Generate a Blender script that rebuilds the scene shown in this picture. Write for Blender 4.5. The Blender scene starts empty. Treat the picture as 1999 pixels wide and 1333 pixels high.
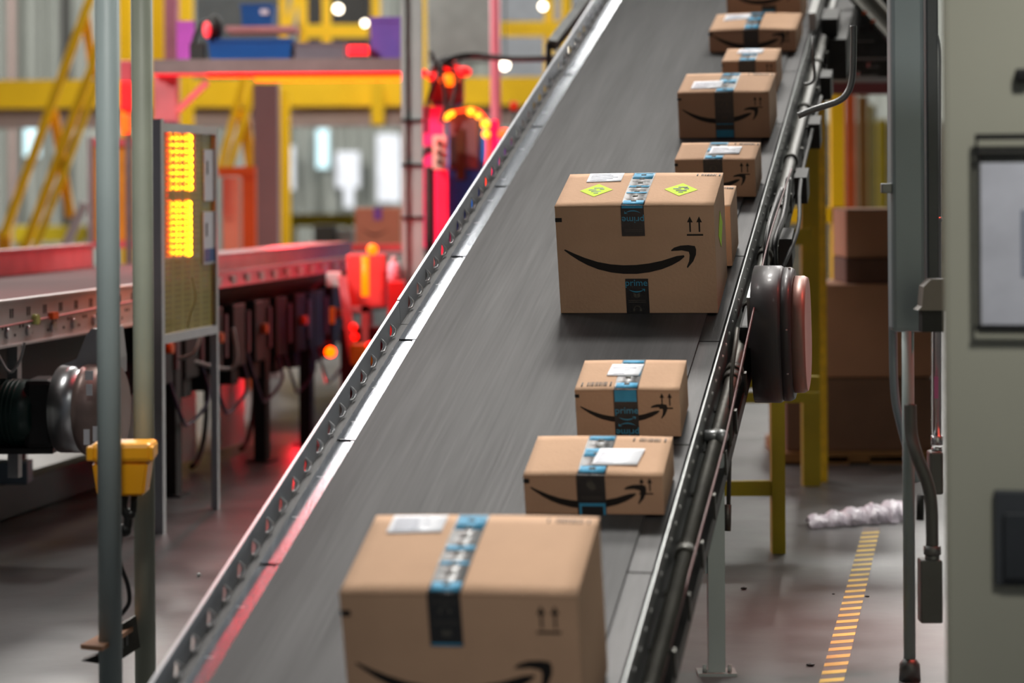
import bpy, bmesh, math, random
from mathutils import Vector, Matrix
random.seed(7)
COL = bpy.context.scene.collection
S, F, H = .006, 5000.0, 1.38
V = Vector

# ------------------------------------------------------------------ camera model
def un(px, py):
    dx, dy = px-1000, py-350
    return dx-S*dy, dy+S*dx
def at(px, py, Y):
    x, y = un(px, py)
    return V((x/F*Y, Y, H-y/F*Y))
def floor_at(px, py, z=0.0):
    x, y = un(px, py)
    return at(px, py, (H-z)*F/y)

# ------------------------------------------------------------------ materials
def lin(c):
    c = c/255.0
    return c/12.92 if c <= .04045 else ((c+.055)/1.055)**2.4
def rgb(c): return (lin(c[0]), lin(c[1]), lin(c[2]), 1)
def mat(name, c, rough=.5, metal=0, var=.12, scale=8, bump=0, bscale=60, stretch=(1,1,1), emit=None, es=1, alpha=None, spec=None, c2=None, coat=0):
    m = bpy.data.materials.new(name); m.use_nodes = True
    nt = m.node_tree; n = nt.nodes; b = n['Principled BSDF']
    b.inputs['Roughness'].default_value = rough
    b.inputs['Metallic'].default_value = metal
    if spec is not None: b.inputs['Specular IOR Level'].default_value = spec
    if coat: b.inputs['Coat Weight'].default_value = coat; b.inputs['Coat Roughness'].default_value = .15
    tc = n.new('ShaderNodeTexCoord'); mp = n.new('ShaderNodeMapping')
    mp.inputs['Scale'].default_value = stretch
    nt.links.new(tc.outputs['Object'], mp.inputs['Vector'])
    nz = n.new('ShaderNodeTexNoise'); nz.inputs['Scale'].default_value = scale; nz.inputs['Detail'].default_value = 4
    nt.links.new(mp.outputs['Vector'], nz.inputs['Vector'])
    cr = n.new('ShaderNodeValToRGB'); base = rgb(c)
    lo = tuple(v*(1-var) for v in base[:3])+(1,); hi = tuple(min(1, v*(1+var)) for v in base[:3])+(1,)
    if c2: lo, hi = base, rgb(c2)
    cr.color_ramp.elements[0].position = .3; cr.color_ramp.elements[1].position = .7
    cr.color_ramp.elements[0].color = lo; cr.color_ramp.elements[1].color = hi
    nt.links.new(nz.outputs['Fac'], cr.inputs['Fac']); nt.links.new(cr.outputs['Color'], b.inputs['Base Color'])
    if bump:
        n2 = n.new('ShaderNodeTexNoise'); n2.inputs['Scale'].default_value = bscale
        nt.links.new(mp.outputs['Vector'], n2.inputs['Vector'])
        bp = n.new('ShaderNodeBump'); bp.inputs['Strength'].default_value = bump; bp.inputs['Distance'].default_value = .01
        nt.links.new(n2.outputs['Fac'], bp.inputs['Height']); nt.links.new(bp.outputs['Normal'], b.inputs['Normal'])
    if emit:
        b.inputs['Emission Color'].default_value = rgb(emit); b.inputs['Emission Strength'].default_value = es
    if alpha is not None: b.inputs['Alpha'].default_value = alpha
    return m

M = dict(
 belt=None,
 pan_dark=mat('dull_dark_steel', (62,61,62), .6, .2, .2, 4, .1, 25, (10,1,1)),  # dull dark steel of the right pans and left rail foot
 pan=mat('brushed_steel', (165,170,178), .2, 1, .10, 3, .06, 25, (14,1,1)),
 galv=mat('galvanised', (120,122,122), .45, .7, .15, 9, .1, 40),
 galv_dark=mat('galvanised_dark', (66,65,60), .5, .6, .25, 9, .1, 40),
 rail=mat('rail_steel', (135,140,144), .4, .6, .12, 6),
 edge=mat('rail_edge', (215,218,222), .3, .8, .05, 6),
 black=mat('black_rubber', (13,13,14), .6, 0, .2, 20),
 darksteel=mat('dark_steel', (40,39,37), .6, .1, .25, 12),
 cable=mat('cable_black', (18,18,18), .45, 0, .1, 20),
 paint=mat('grey_green_paint', (140,147,143), .5, 0, .06, 5),
 pole=mat('galvanised_pole', (150,163,163), .5, 0, .10, 5, stretch=(1,1,.5)),
 poleg=mat('ochre_stained_pole', (150,155,140), .5, 0, .12, 4),
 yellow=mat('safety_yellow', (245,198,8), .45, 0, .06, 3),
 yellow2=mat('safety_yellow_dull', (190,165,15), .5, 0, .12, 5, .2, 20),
 yellowbump=mat('lit_bumpy_yellow', (225,190,10), .35, 0, .18, 18, .6, 20),
 orange=mat('orange_paint', (230,95,20), .45, 0, .08, 4),
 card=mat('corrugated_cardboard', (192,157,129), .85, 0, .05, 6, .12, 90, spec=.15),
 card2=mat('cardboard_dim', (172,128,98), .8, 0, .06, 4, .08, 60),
 cardedge=mat('cardboard_cut_edge', (118,84,50), .85, 0, .25, 80),
 ink=mat('black_ink', (20,17,16), .55, 0, .1, 20),
 tape=mat('black_gloss_tape', (24,26,30), .42, 0, .1, 20, .1, 80, spec=.9),
 blue=mat('tape_blue', (62,150,190), .6, 0, .1, 25, spec=.3),
 bluetext=mat('tape_blue_print', (60,150,185), .4, 0, .05, 20),
 icon=mat('tape_icon_print', (88,86,80), .8, 0, .1, 30, spec=.1),
 label=mat('white_label', (240,242,248), .6, 0, .02, 20, spec=.2),
 labelprint=mat('label_print', (175,180,195), .6, 0, .2, 60),
 green=mat('neon_green_sticker', (190,235,40), .6, 0, .03, 20, spec=.1),
 conc=None,
 white=mat('white_paint', (200,202,200), .5, 0, .06, 4),
 whitemetal=mat('white_metal', (170,170,168), .4, .1, .08, 8),
 alu=mat('aluminium', (185,187,190), .3, .9, .06, 8),
 alud=mat('aluminium_dull', (165,166,168), .45, .7, .08, 8),
 motor=mat('green_motor', (18,48,44), .35, 0, .15, 9),
 bluebin=mat('blue_bin', (15,80,150), .45, 0, .08, 5),
 greybin=mat('grey_bin', (120,110,118), .5, 0, .1, 6),
 purple=mat('purple_plastic', (110,80,165), .5, 0, .1, 5),
 pinkp=mat('rose_panel', (215,120,160), .5, 0, .1, 5),
 cab=mat('grey_green_cabinet', (190,190,172), .55, 0, .04, 2, .05, 200),
 trunk=mat('blue_grey_trunking', (138,150,156), .45, .2, .04, 3),
 boxg=mat('junction_box_grey', (88,88,86), .5, .1, .1, 12),
 darkg=mat('latch_grey', (72,76,80), .5, 0, .1, 10),
 gate=None,
 guard=mat('guard_grey', (66,64,66), .5, .2, .12, 6, coat=.1),
 guardface=mat('guard_plate', (160,128,118), .45, .3, .08, 6),
 red=mat('red_plastic', (205,30,30), .4, 0, .1, 8),
 redl=mat('red_led', (255,30,20), .4, emit=(255,14,8), es=2.5),
 orl=mat('orange_led', (255,120,10), .4, emit=(255,100,4), es=2.6),
 yel=mat('amber_led', (255,170,0), .4, emit=(255,165,10), es=18),
 yel2=mat('amber_lens', (250,120,0), .4, emit=(255,80,0), es=5),
 lamp=mat('lamp_white', (255,250,240), .4, emit=(255,240,215), es=9),
 winl=mat('daylight_window', (200,235,245), .3, emit=(205,235,245), es=.75),
 winw=mat('pale_translucent_panel', (225,230,240), .3, emit=(215,222,235), es=.15),
 wood=mat('pallet_wood', (140,100,55), .8, 0, .25, 14, stretch=(1,8,8)),
 wallg=None,
 mauve=mat('mauve_steel', (150,130,125), .5, 0, .06, 3),
 rosecol=mat('rose_lit_grey', (165,140,138), .5, 0, .06, 3),  # grey column, its pink light mixed into the colour
 beige=mat('beige_box', (190,185,165), .5, 0, .06, 6),
 brown=mat('brown_panel', (110,85,85), .5, 0, .08, 6),
 wrap=mat('pink_bubble_wrap', (250,238,253), .35, 0, .06, 25, .7, 30, alpha=.8),
 hazy=mat('hazard_yellow', (215,180,60), .6, 0, .2, 12),
 hazd=mat('hazard_dark', (95,75,66), .6, 0, .2, 12),
 pur=mat('purple_cable', (52,40,72), .5, 0, .1, 20),
 mottled_brown=mat('brown_underframe', (82,62,50), .6, .2, .4, 18),  # mottled brown for the sloping underframe
 ybox=mat('amber_box', (232,160,20), .35, 0, .06, 5),
)
def ynet():
    m = mat('amber_mesh_panel', (160,145,20), .35, 0, .1, 4)
    nt = m.node_tree; n = nt.nodes; b = n['Principled BSDF']
    tc = n.new('ShaderNodeTexCoord')
    outs = []
    for d in ('X', 'Z'):
        w = n.new('ShaderNodeTexWave'); w.bands_direction = d; w.inputs['Scale'].default_value = 14
        nt.links.new(tc.outputs['Object'], w.inputs['Vector']); outs.append(w.outputs['Fac'])
    mx = n.new('ShaderNodeMath'); mx.operation = 'MAXIMUM'
    nt.links.new(outs[0], mx.inputs[0]); nt.links.new(outs[1], mx.inputs[1])
    mr = n.new('ShaderNodeMapRange'); mr.inputs[1].default_value = .6; mr.inputs[2].default_value = .95
    mr.inputs[3].default_value = .62; mr.inputs[4].default_value = .9
    nt.links.new(mx.outputs[0], mr.inputs[0]); nt.links.new(mr.outputs[0], b.inputs['Alpha'])
    return m
M['gate'] = ynet()
def belt_mat():
    m = mat('grey_belt', (60,60,61), .6, 0, .3, 2.2, .0, 60, (5,.35,1), spec=.2)
    nt = m.node_tree; n = nt.nodes; b = n['Principled BSDF']
    # fine lengthwise scratches in roughness and bump
    tc = n.new('ShaderNodeTexCoord'); mp = n.new('ShaderNodeMapping'); mp.inputs['Scale'].default_value = (60,1.2,1)
    nt.links.new(tc.outputs['Object'], mp.inputs['Vector'])
    nz = n.new('ShaderNodeTexNoise'); nz.inputs['Scale'].default_value = 1.6; nz.inputs['Detail'].default_value = 6
    nt.links.new(mp.outputs['Vector'], nz.inputs['Vector'])
    mr = n.new('ShaderNodeMapRange'); mr.inputs[3].default_value = .5; mr.inputs[4].default_value = .72
    nt.links.new(nz.outputs['Fac'], mr.inputs[0]); nt.links.new(mr.outputs[0], b.inputs['Roughness'])
    bp = n.new('ShaderNodeBump'); bp.inputs['Strength'].default_value = .1; bp.inputs['Distance'].default_value = .002
    nt.links.new(nz.outputs['Fac'], bp.inputs['Height']); nt.links.new(bp.outputs['Normal'], b.inputs['Normal'])
    return m
M['belt'] = belt_mat()
def conc_mat():
    m = mat('sealed_concrete', (70,70,71), .4, 0, .0, .7, .05, 14, c2=(96,95,95), spec=.4)
    nt = m.node_tree; n = nt.nodes; b = n['Principled BSDF']
    tc = n.new('ShaderNodeTexCoord')
    nz = n.new('ShaderNodeTexNoise'); nz.inputs['Scale'].default_value = 3; nz.inputs['Detail'].default_value = 8
    nt.links.new(tc.outputs['Object'], nz.inputs['Vector'])
    mr = n.new('ShaderNodeMapRange'); mr.inputs[3].default_value = .2; mr.inputs[4].default_value = .5
    nt.links.new(nz.outputs['Fac'], mr.inputs[0]); nt.links.new(mr.outputs[0], b.inputs['Roughness'])
    return m
M['conc'] = conc_mat()
def wall_mat():
    m = mat('corrugated_wall', (168,172,166), .6, 0, .05, 1)
    nt = m.node_tree; n = nt.nodes; b = n['Principled BSDF']
    tc = n.new('ShaderNodeTexCoord'); w = n.new('ShaderNodeTexWave'); w.bands_direction = 'X'; w.inputs['Scale'].default_value = .9
    nt.links.new(tc.outputs['Object'], w.inputs['Vector'])
    bp = n.new('ShaderNodeBump'); bp.inputs['Strength'].default_value = 1; bp.inputs['Distance'].default_value = .25
    nt.links.new(w.outputs['Fac'], bp.inputs['Height']); nt.links.new(bp.outputs['Normal'], b.inputs['Normal'])
    return m
M['wallg'] = wall_mat()

# ------------------------------------------------------------------ mesh helpers
def BM(): return bmesh.new()
def box(bm, lo, hi, mtx=None, bevel=0):
    lo, hi = V(lo), V(hi)
    r = bmesh.ops.create_cube(bm, size=1)
    vs = r['verts']
    for v in vs: v.co = V((lo[i]+(v.co[i]+.5)*(hi[i]-lo[i]) for i in range(3)))
    if bevel:
        es = list({e for v in vs for e in v.link_edges})
        rb = bmesh.ops.bevel(bm, geom=es, offset=bevel, segments=2, affect='EDGES', profile=.5)
        vs = list({v for f in rb['faces'] for v in f.verts} | {v for v in vs if v.is_valid})
    if mtx is not None: bmesh.ops.transform(bm, matrix=mtx, verts=vs)
    return bm
def prism(bm, pts, z0, z1, mtx=None):
    """closed outline pts (x,y) extruded z0..z1"""
    a = [bm.verts.new((p[0], p[1], z0)) for p in pts]; b = [bm.verts.new((p[0], p[1], z1)) for p in pts]
    n = len(pts)
    for i in range(n): bm.faces.new((a[i], a[(i+1) % n], b[(i+1) % n], b[i]))
    bm.faces.new(list(reversed(a))); bm.faces.new(b)
    if mtx is not None: bmesh.ops.transform(bm, matrix=mtx, verts=a+b)
    return bm
def tube(bm, pts, r, seg=12, cap=True, radii=None):
    pts = [V(p) for p in pts]; rings = []
    up = V((0, 0, 1))
    prev = None
    for i, p in enumerate(pts):
        t = (pts[min(i+1, len(pts)-1)]-pts[max(i-1, 0)]).normalized()
        if prev is None:
            ref = up if abs(t.z) < .9 else V((1, 0, 0))
            u = t.cross(ref).normalized()
        else: u = (prev-t*prev.dot(t)).normalized()
        prev = u; w = t.cross(u)
        rr = radii[i] if radii else r
        rings.append([bm.verts.new(p+(u*math.cos(2*math.pi*k/seg)+w*math.sin(2*math.pi*k/seg))*rr) for k in range(seg)])
    for A, B in zip(rings, rings[1:]):
        for k in range(seg):
            f = bm.faces.new((A[k], A[(k+1) % seg], B[(k+1) % seg], B[k])); f.smooth = True
    if cap: bm.faces.new(list(reversed(rings[0]))); bm.faces.new(rings[-1])
    return bm
def smooth_path(pts, n=8):
    pts = [V(p) for p in pts]; out = []
    P = [pts[0]]+pts+[pts[-1]]
    for i in range(1, len(P)-2):
        for k in range(n):
            t = k/n
            a, b, c, d = P[i-1], P[i], P[i+1], P[i+2]
            out.append(.5*((2*b)+(-a+c)*t+(2*a-5*b+4*c-d)*t*t+(-a+3*b-3*c+d)*t**3))
    out.append(pts[-1]); return out
def bar(bm, p0, p1, w, d=None, side=None):
    """rectangular bar p0->p1, w along side vector, d across"""
    p0, p1 = V(p0), V(p1); d = d or w
    t = (p1-p0); L = t.length; t.normalize()
    s = V(side) if side is not None else V((1, 0, 0))
    if abs(t.dot(s.normalized())) > .95: s = V((0, 0, 1))
    s = (s-t*s.dot(t)).normalized(); q = t.cross(s)
    m = Matrix(((s.x, q.x, t.x, p0.x), (s.y, q.y, t.y, p0.y), (s.z, q.z, t.z, p0.z), (0, 0, 0, 1)))
    return box(bm, (-w/2, -d/2, 0), (w/2, d/2, L), m)
def sphere(bm, c, r, sx=1, sy=1, sz=1):
    bmesh.ops.create_uvsphere(bm, u_segments=16, v_segments=10, radius=1,
        matrix=Matrix.Translation(V(c)) @ Matrix.Diagonal((r*sx, r*sy, r*sz, 1)))
    for f in bm.faces: f.smooth = True
    return bm

MW = {}
def tag(o, label=None, cat=None, group=None, kind=None):
    if label: o['label'] = label
    if cat: o['category'] = cat
    if group: o['group'] = group
    if kind: o['kind'] = kind
    return o
def thing(name, label, cat, loc=(0, 0, 0), group=None, mtx=None):
    o = bpy.data.objects.new(name, None); COL.objects.link(o)
    o.empty_display_size = .1
    m = mtx if mtx is not None else Matrix.Translation(V(loc))
    o.matrix_world = m; MW[o] = m.copy()
    return tag(o, label, cat, group)
def obj(name, bm, m, parent=None, local=False, label=None):
    """world-space bm unless local; origin goes to its parent's origin"""
    if parent is not None and not local:
        bmesh.ops.transform(bm, matrix=MW[parent].inverted(), verts=bm.verts)
    bmesh.ops.recalc_face_normals(bm, faces=bm.faces)
    me = bpy.data.meshes.new(name); bm.to_mesh(me); bm.free()
    me.materials.append(M[m] if isinstance(m, str) else m)
    o = bpy.data.objects.new(name, me); COL.objects.link(o)
    if parent is not None:
        o.parent = parent; MW[o] = MW[parent]
    else: MW[o] = Matrix.Identity(4)
    if label: o['label'] = label
    return o
def single(name, bm, m, label, cat, group=None):
    """one-mesh thing, origin at centre bottom"""
    xs = [v.co for v in bm.verts]
    c = V((sum(v.x for v in xs)/len(xs), sum(v.y for v in xs)/len(xs), min(v.z for v in xs)))
    bmesh.ops.translate(bm, vec=-c, verts=bm.verts)
    o = obj(name, bm, m); o.location = c; MW[o] = Matrix.Translation(c)
    return tag(o, label, cat, group)
def struct(name, bm, m):
    o = obj(name, bm, m); o['kind'] = 'structure'; return o
def pb(x0, y0, x1, y1, Y, dep, bm=None, bevel=0):
    """box whose front face stands at depth Y between two measured corners"""
    bm = bm or BM()
    a, b = at(x0, y0, Y), at(x1, y1, Y)
    return box(bm, (min(a.x, b.x), Y, min(a.z, b.z)), (max(a.x, b.x), Y+dep, max(a.z, b.z)), None, bevel)
def text_bm(s, size, mtx, ext=.0003):
    cu = bpy.data.curves.new('t', 'FONT'); cu.body = s; cu.size = size; cu.extrude = ext; cu.align_x = 'CENTER'; cu.align_y = 'CENTER'; cu.resolution_u = 3
    o = bpy.data.objects.new('t', cu)
    me = bpy.data.meshes.new_from_object(o)
    bm = BM(); bm.from_mesh(me); bmesh.ops.transform(bm, matrix=mtx, verts=bm.verts)
    bpy.data.objects.remove(o); bpy.data.curves.remove(cu); bpy.data.meshes.remove(me)
    return bm

# ------------------------------------------------------------------ conveyor frame
vx, vy = un(1955, -1230)
sd = V((vx/F, 1, -vy/F)).normalized()
ax = V((sd.y, -sd.x, 0)).normalized()
nn = ax.cross(sd)
O = at(550, 1095, 6.37)
CM = Matrix(((ax.x, sd.x, nn.x, O.x), (ax.y, sd.y, nn.y, O.y), (ax.z, sd.z, nn.z, O.z), (0, 0, 0, 1)))
CMI = CM.inverted()
PD = V((sd.x, sd.y, 0)).normalized()          # plan direction of both conveyors
def belt_at(px, py, z=0.0):
    c = V((0, 0, H)); r = at(px, py, 1)-c
    t = ((O+nn*z-c).dot(nn))/r.dot(nn); return CMI @ (c+r*t)

BW = .868; RL = -.085; RR = .955; S0, S1 = -1.05, 7.0
conv = thing('incline_conveyor', 'long grey incline belt conveyor with steel side rails carrying cardboard boxes up away from camera', 'conveyor', mtx=CM)
bm = BM(); box(bm, (0, S0, -.008), (BW, S1, 0)); obj('belt', bm, 'belt', conv, True)
bm = BM(); box(bm, (RL+.02, S0, -.10), (RR-.02, S1, -.03)); obj('slider_bed', bm, 'darksteel', conv, True)
def pan(a0, a1, s0, s1, left):
    a0 = a0-.002 if left else a0
    bm = BM()
    g = .004
    if left:   # flat shelf beside the belt, turned down step next to the rail with a notch at the joint
        prism(bm, [(a0, s0+g), (a1, s0+g), (a1, s1-g), (a0+.045, s1-g), (a0+.045, s1-.02), (a0, s1-.02)], -.012, -.009)
        prism(bm, [(a0, s1-.018), (a0+.04, s1-.018), (a0+.04, s1-g), (a0, s1-g)], -.0135, -.012)
    else: box(bm, (a0, s0+g, -.012), (a1, s1-g, -.009))
    return bm
for k in range(-2, 12):
    s0 = k*.787
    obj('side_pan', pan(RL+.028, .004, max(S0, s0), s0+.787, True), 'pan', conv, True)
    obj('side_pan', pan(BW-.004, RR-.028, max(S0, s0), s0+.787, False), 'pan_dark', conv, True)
# left rail with half-moon louvres
HOLE = [(0, 0), (.020, -.002), (.033, .003), (.036, .012), (.028, .022), (.017, .036), (.011, .026), (.002, .012)]
def left_rail(s0, s1, dz):
    """inner wall pierced by a row of teardrop louvre slots"""
    bm = BM(); z0, z1 = -.016, .062+dz; k = math.ceil((s0-.03)/.1285); prev = s0
    cells = []
    while k*.1285+.09 < s1:
        if k*.1285+.02 > s0+.005: cells.append(k*.1285+.03)
        k += 1
    for n_, c in enumerate(cells):
        nxt = s1 if n_ == len(cells)-1 else (c+cells[n_+1])/2+.02
        o_ = [bm.verts.new((RL, a, b)) for a, b in ((prev, z0), (nxt, z0), (nxt, z1), (prev, z1))]
        h_ = [bm.verts.new((RL, c+a, b)) for a, b in HOLE]
        es = [bm.edges.new((o_[i], o_[(i+1) % 4])) for i in range(4)]+[bm.edges.new((h_[i], h_[(i+1) % len(h_)])) for i in range(len(h_))]
        bmesh.ops.triangle_fill(bm, use_beauty=True, use_dissolve=False, edges=es); prev = nxt
    bmesh.ops.remove_doubles(bm, verts=bm.verts, dist=1e-5)
    g = bmesh.ops.extrude_face_region(bm, geom=list(bm.faces)); bmesh.ops.translate(bm, vec=(-.0015, 0, 0), verts=[q for q in g['geom'] if isinstance(q, bmesh.types.BMVert)])
    box(bm, (RL-.003, s0, -.11), (RL, s1, z0))
    return bm, cells
ss = [S0, 1.72, 4.72, S1]
for i in range(3):
    wl, cells = left_rail(ss[i], ss[i+1]-.004, .003*(i % 2)); r = obj('side_rail', wl, 'rail', conv, True)
    bm = BM(); box(bm, (RL-.006, ss[i], .062+.003*(i % 2)), (RL+.002, ss[i+1]-.004, .0655+.003*(i % 2)))
    obj('rail_lip', bm, 'edge', r, True)
    bm = BM(); box(bm, (RL, ss[i], -.016), (RL+.026, ss[i+1]-.004, -.013)); obj('rail_foot', bm, 'pan_dark', r, True)
    for c in cells:
        rm = BM(); pts = [(RL+.001, c+.004, -.001), (RL+.006, c+.020, -.005), (RL+.009, c+.034, .0), (RL+.008, c+.039, .010), (RL+.004, c+.032, .022), (RL+.001, c+.020, .035)]
        tube(rm, pts, .003, 6, True, [.001, .003, .004, .0035, .002, .0007]); obj('louvre_lip', rm, 'edge', r, True)
        if len(cells) and int(c*100) % 2 == 0: obj('scribe_mark', box(BM(), (RL+.036, c-.010, -.0105), (RL+.054, c-.007, -.0085)), 'edge', r, True)
# right rail
bm = BM(); box(bm, (RR, S0, -.10), (RR+.003, S1, .055))
bm2 = BM()
k = 0; s = S0+.03
while s < S1:
    bmesh.ops.create_cone(bm2, cap_ends=True, segments=10, radius1=.006, radius2=.004, depth=.004,
        matrix=Matrix.Translation((RR+.005, s, .018)) @ Matrix.Rotation(math.pi/2, 4, 'Y')); s += .096
rr = obj('side_rail', bm, 'galv', conv, True)
bm = BM(); box(bm, (RR-.001, S0, .055), (RR+.003, S1, .0565)); obj('rail_lip', bm, 'galv', rr, True)
obj('rivet_and_light_dots', bm2, 'whitemetal', rr, True)  # bright discs stand in for light coming through rail holes
# conduit along outside with couplings, wire channel and lower angle
bm = BM(); tube(bm, [(RR+.036, S0, -.03), (RR+.036, S1-.5, -.03)], .021, 14)
cd = obj('conduit', bm, 'galv_dark', conv, True)
bm = BM()
for s in [-.6, .13, .86, 1.30, 1.36, 1.9, 2.4, 2.9, 3.5, 4.2, 4.9]:
    obj('coupling', tube(BM(), [(RR+.036, s, -.03), (RR+.036, s+.035, -.03)], .027, 14), 'galv_dark', cd, True)
bm = BM()
box(bm, (RR+.003, S0, -.145), (RR+.012, S1, -.10)); box(bm, (RR+.003, S0, -.15), (RR+.06, S1, -.145)); box(bm, (RR+.055, S0, -.15), (RR+.06, S1, -.11))
obj('side_channel', bm, 'darksteel', conv, True)
bm = BM()
for s in [x*.29-.9 for x in range(30)]:
    bm = BM(); box(bm, (RR+.003, s, -.05), (RR+.066, s+.018, -.056)); box(bm, (RR+.06, s, -.056), (RR+.066, s+.018, -.12))
    obj('clip', bm, 'galv_dark', conv, True)
bm = BM(); box(bm, (RL-.012, S0, -.22), (RL-.003, S1, -.09)); obj('side_channel', bm, 'darksteel', conv, True)
bm = BM(); box(bm, (RR-.008, 5.15, .06), (RR+.022, S1, .135)); obj('guide_bar', bm, 'whitemetal', conv, True, 'pale guide bar along upper end of rail')
# dark upper structure outside right rail
bm = BM()
box(bm, (RR+.06, 5.3, -.2), (RR+.14, S1, -.02)); box(bm, (RR+.03, 5.35, -.02), (RR+.1, 5.55, .06))
for s in (2.6, 3.3, 4.0, 4.7): box(bm, (RR+.065, s, -.13), (RR+.11, s+.12, -.03))
tube(bm, smooth_path([(RR+.07, 2.3, -.1), (RR+.12, 2.7, -.04), (RR+.1, 3.1, -.02), (RR+.08, 3.6, -.06), (RR+.09, 4.4, -.03)]), .007)
obj('bracket', bm, 'darksteel', conv, True)
bm = BM(); tube(bm, smooth_path([at(1545,330,8.9),at(1500,470,8.2),at(1472,600,7.6),at(1450,700,7.3),at(1415,860,6.9),at(1378,1000,6.5),at(1343,1130,6.2),at(1290,1333,5.8)]), .0032, 8)
obj('cable', bm, mat('rust_cable', (85,38,38), .5), conv)
# drive guard (oval drum) and drive motor
gc = CMI @ at(1523, 652, 7.75)
def drum(bm, a0, a1, rs, rn, c, seg=48, e=2.6, r2=0):
    rings = []
    for a, k in ((a0, 1), (a1-.012, 1), (a1, .965)) if not r2 else ((a0, 1), (a1, 1)):
        ring = []
        for i in range(seg):
            t = 2*math.pi*i/seg; cc, sn = math.cos(t), math.sin(t)
            ring.append(bm.verts.new((a, c.y+rs*k*math.copysign(abs(cc)**(2/e), cc), c.z+rn*k*math.copysign(abs(sn)**(2/e), sn))))
        rings.append(ring)
    for A, B in zip(rings, rings[1:]):
        for i in range(seg):
            f = bm.faces.new((A[i], A[(i+1) % seg], B[(i+1) % seg], B[i])); f.smooth = True
    bm.faces.new(rings[0]); bm.faces.new(rings[-1])
    return bm
ga = gc.x
gd = obj('drive_guard', drum(BM(), ga-.075, ga+.015, .16, .205, gc), 'guard', conv, True)
obj('guard_rim', drum(BM(), ga+.015, ga+.045, .155, .20, gc), 'guard', gd, True)
obj('guard_cover', drum(BM(), ga+.045, ga+.085, .135, .175, gc), 'guardface', gd, True, 'tan round cover plate')
bm = BM()
for t in range(0, 360, 40):
    c, s_ = math.cos(math.radians(t)), math.sin(math.radians(t)); sphere(bm, (ga+.032, gc.y+.158*c, gc.z+.203*s_), .004)
obj('rivet_and_light_dots', bm, 'whitemetal', gd, True)
bm = BM(); box(bm, (RR+.03, gc.y-.1, gc.z-.09), (ga-.075, gc.y+.1, gc.z+.06), None, .01); obj('drive_motor', bm, 'black', conv, True)
bm = BM(); box(bm, (RR+.06, gc.y-.12, gc.z+.0), (RR+.085, gc.y+.14, gc.z+.16)); obj('bracket', bm, 'galv', conv, True)
# legs (vertical in the world)
def leg(px, py, a_off, wpx=32, top_z=None):
    p = floor_at(px, py); bm = BM()
    w = .047
    tz = top_z
    box(bm, (p.x-w/2, p.y, .008), (p.x+w/2, p.y+.05, tz)); box(bm, (p.x-w/2-.008, p.y+.012, .28), (p.x+w/2-.01, p.y+.062, tz))
    box(bm, (p.x-w/2-.03, p.y-.02, 0), (p.x+w/2+.03, p.y+.07, .008))
    for dx in (-.035, .035): tube(bm, [(p.x+dx, p.y+.0, .006), (p.x+dx, p.y+.0, .03)], .006, 8)
    return bm, p
bm, p = leg(1400, 1318, 0, top_z=.68); lg = obj('leg', bm, 'paint', conv)
q = V((p.x, p.y+.02, 0))-ax*1.05
bm = BM()
bar(bm, (p.x, p.y+.03, .335), (q.x, q.y, .335), .012, .055, (0, 0, 1)); 
box(bm, (q.x-.03, q.y-.02, 0), (q.x+.03, q.y+.03, .5)); obj('cross_brace', bm, 'paint', conv)
for i, sdist in enumerate((3.6, 6.6)):
    for a in (RL-.03,):
        b_ = CM @ V((a, sdist, -.16)); bm = BM(); box(bm, (b_.x-.025, b_.y-.025, 0), (b_.x+.025, b_.y+.025, b_.z+.05)); obj('leg', bm, 'paint', conv)
bm = BM(); c_ = at(1400, 851, 6.98); tube(bm, [(c_.x-.035, c_.y, c_.z), (c_.x+.015, c_.y, c_.z)], .016); sphere(bm, (c_.x+.012, c_.y-.01, c_.z), .019); obj('clamp', bm, 'galv', conv)
bm = BM(); tube(bm, [at(1440, 640, 7.25), at(1428, 735, 7.2), at(1421, 1032, 7.15)], .006, 8); tube(bm, [at(1421, 985, 7.14), at(1420, 1036, 7.14)], .010, 8); obj('hanger_rod', bm, 'galv_dark', conv)
bm = BM(); tube(bm, smooth_path([at(1540, 350, 8.9), at(1530, 420, 8.7), at(1512, 480, 8.5), at(1516, 560, 8.5)]), .012, 8); tube(bm, smooth_path([at(1525, 370, 8.7), at(1500, 450, 8.4), at(1492, 540, 8.3)]), .010, 8); obj('cable', bm, 'cable', conv)
# small hoop hanging off the upper frame
bm = BM(); tube(bm, smooth_path([at(1588, 118, 9.6), at(1590, 150, 9.6), at(1583, 162, 9.6), at(1570, 165, 9.6)]), .006, 8); tube(bm, [at(1588, 70, 9.6), at(1588, 120, 9.6)], .006, 8); obj('hook', bm, 'galv', conv)
# handrail at the top left of the conveyor
bm = BM(); bar(bm, at(1158, -15, 12.2), at(1078, 88, 11.6), .045, .045); 
hr = obj('handrail', bm, 'galv', conv)
bm = BM(); bar(bm, at(1071, 85, 11.6), at(1072, 200, 11.6), .022); obj('handrail_post', bm, 'galv_dark', conv)

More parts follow.
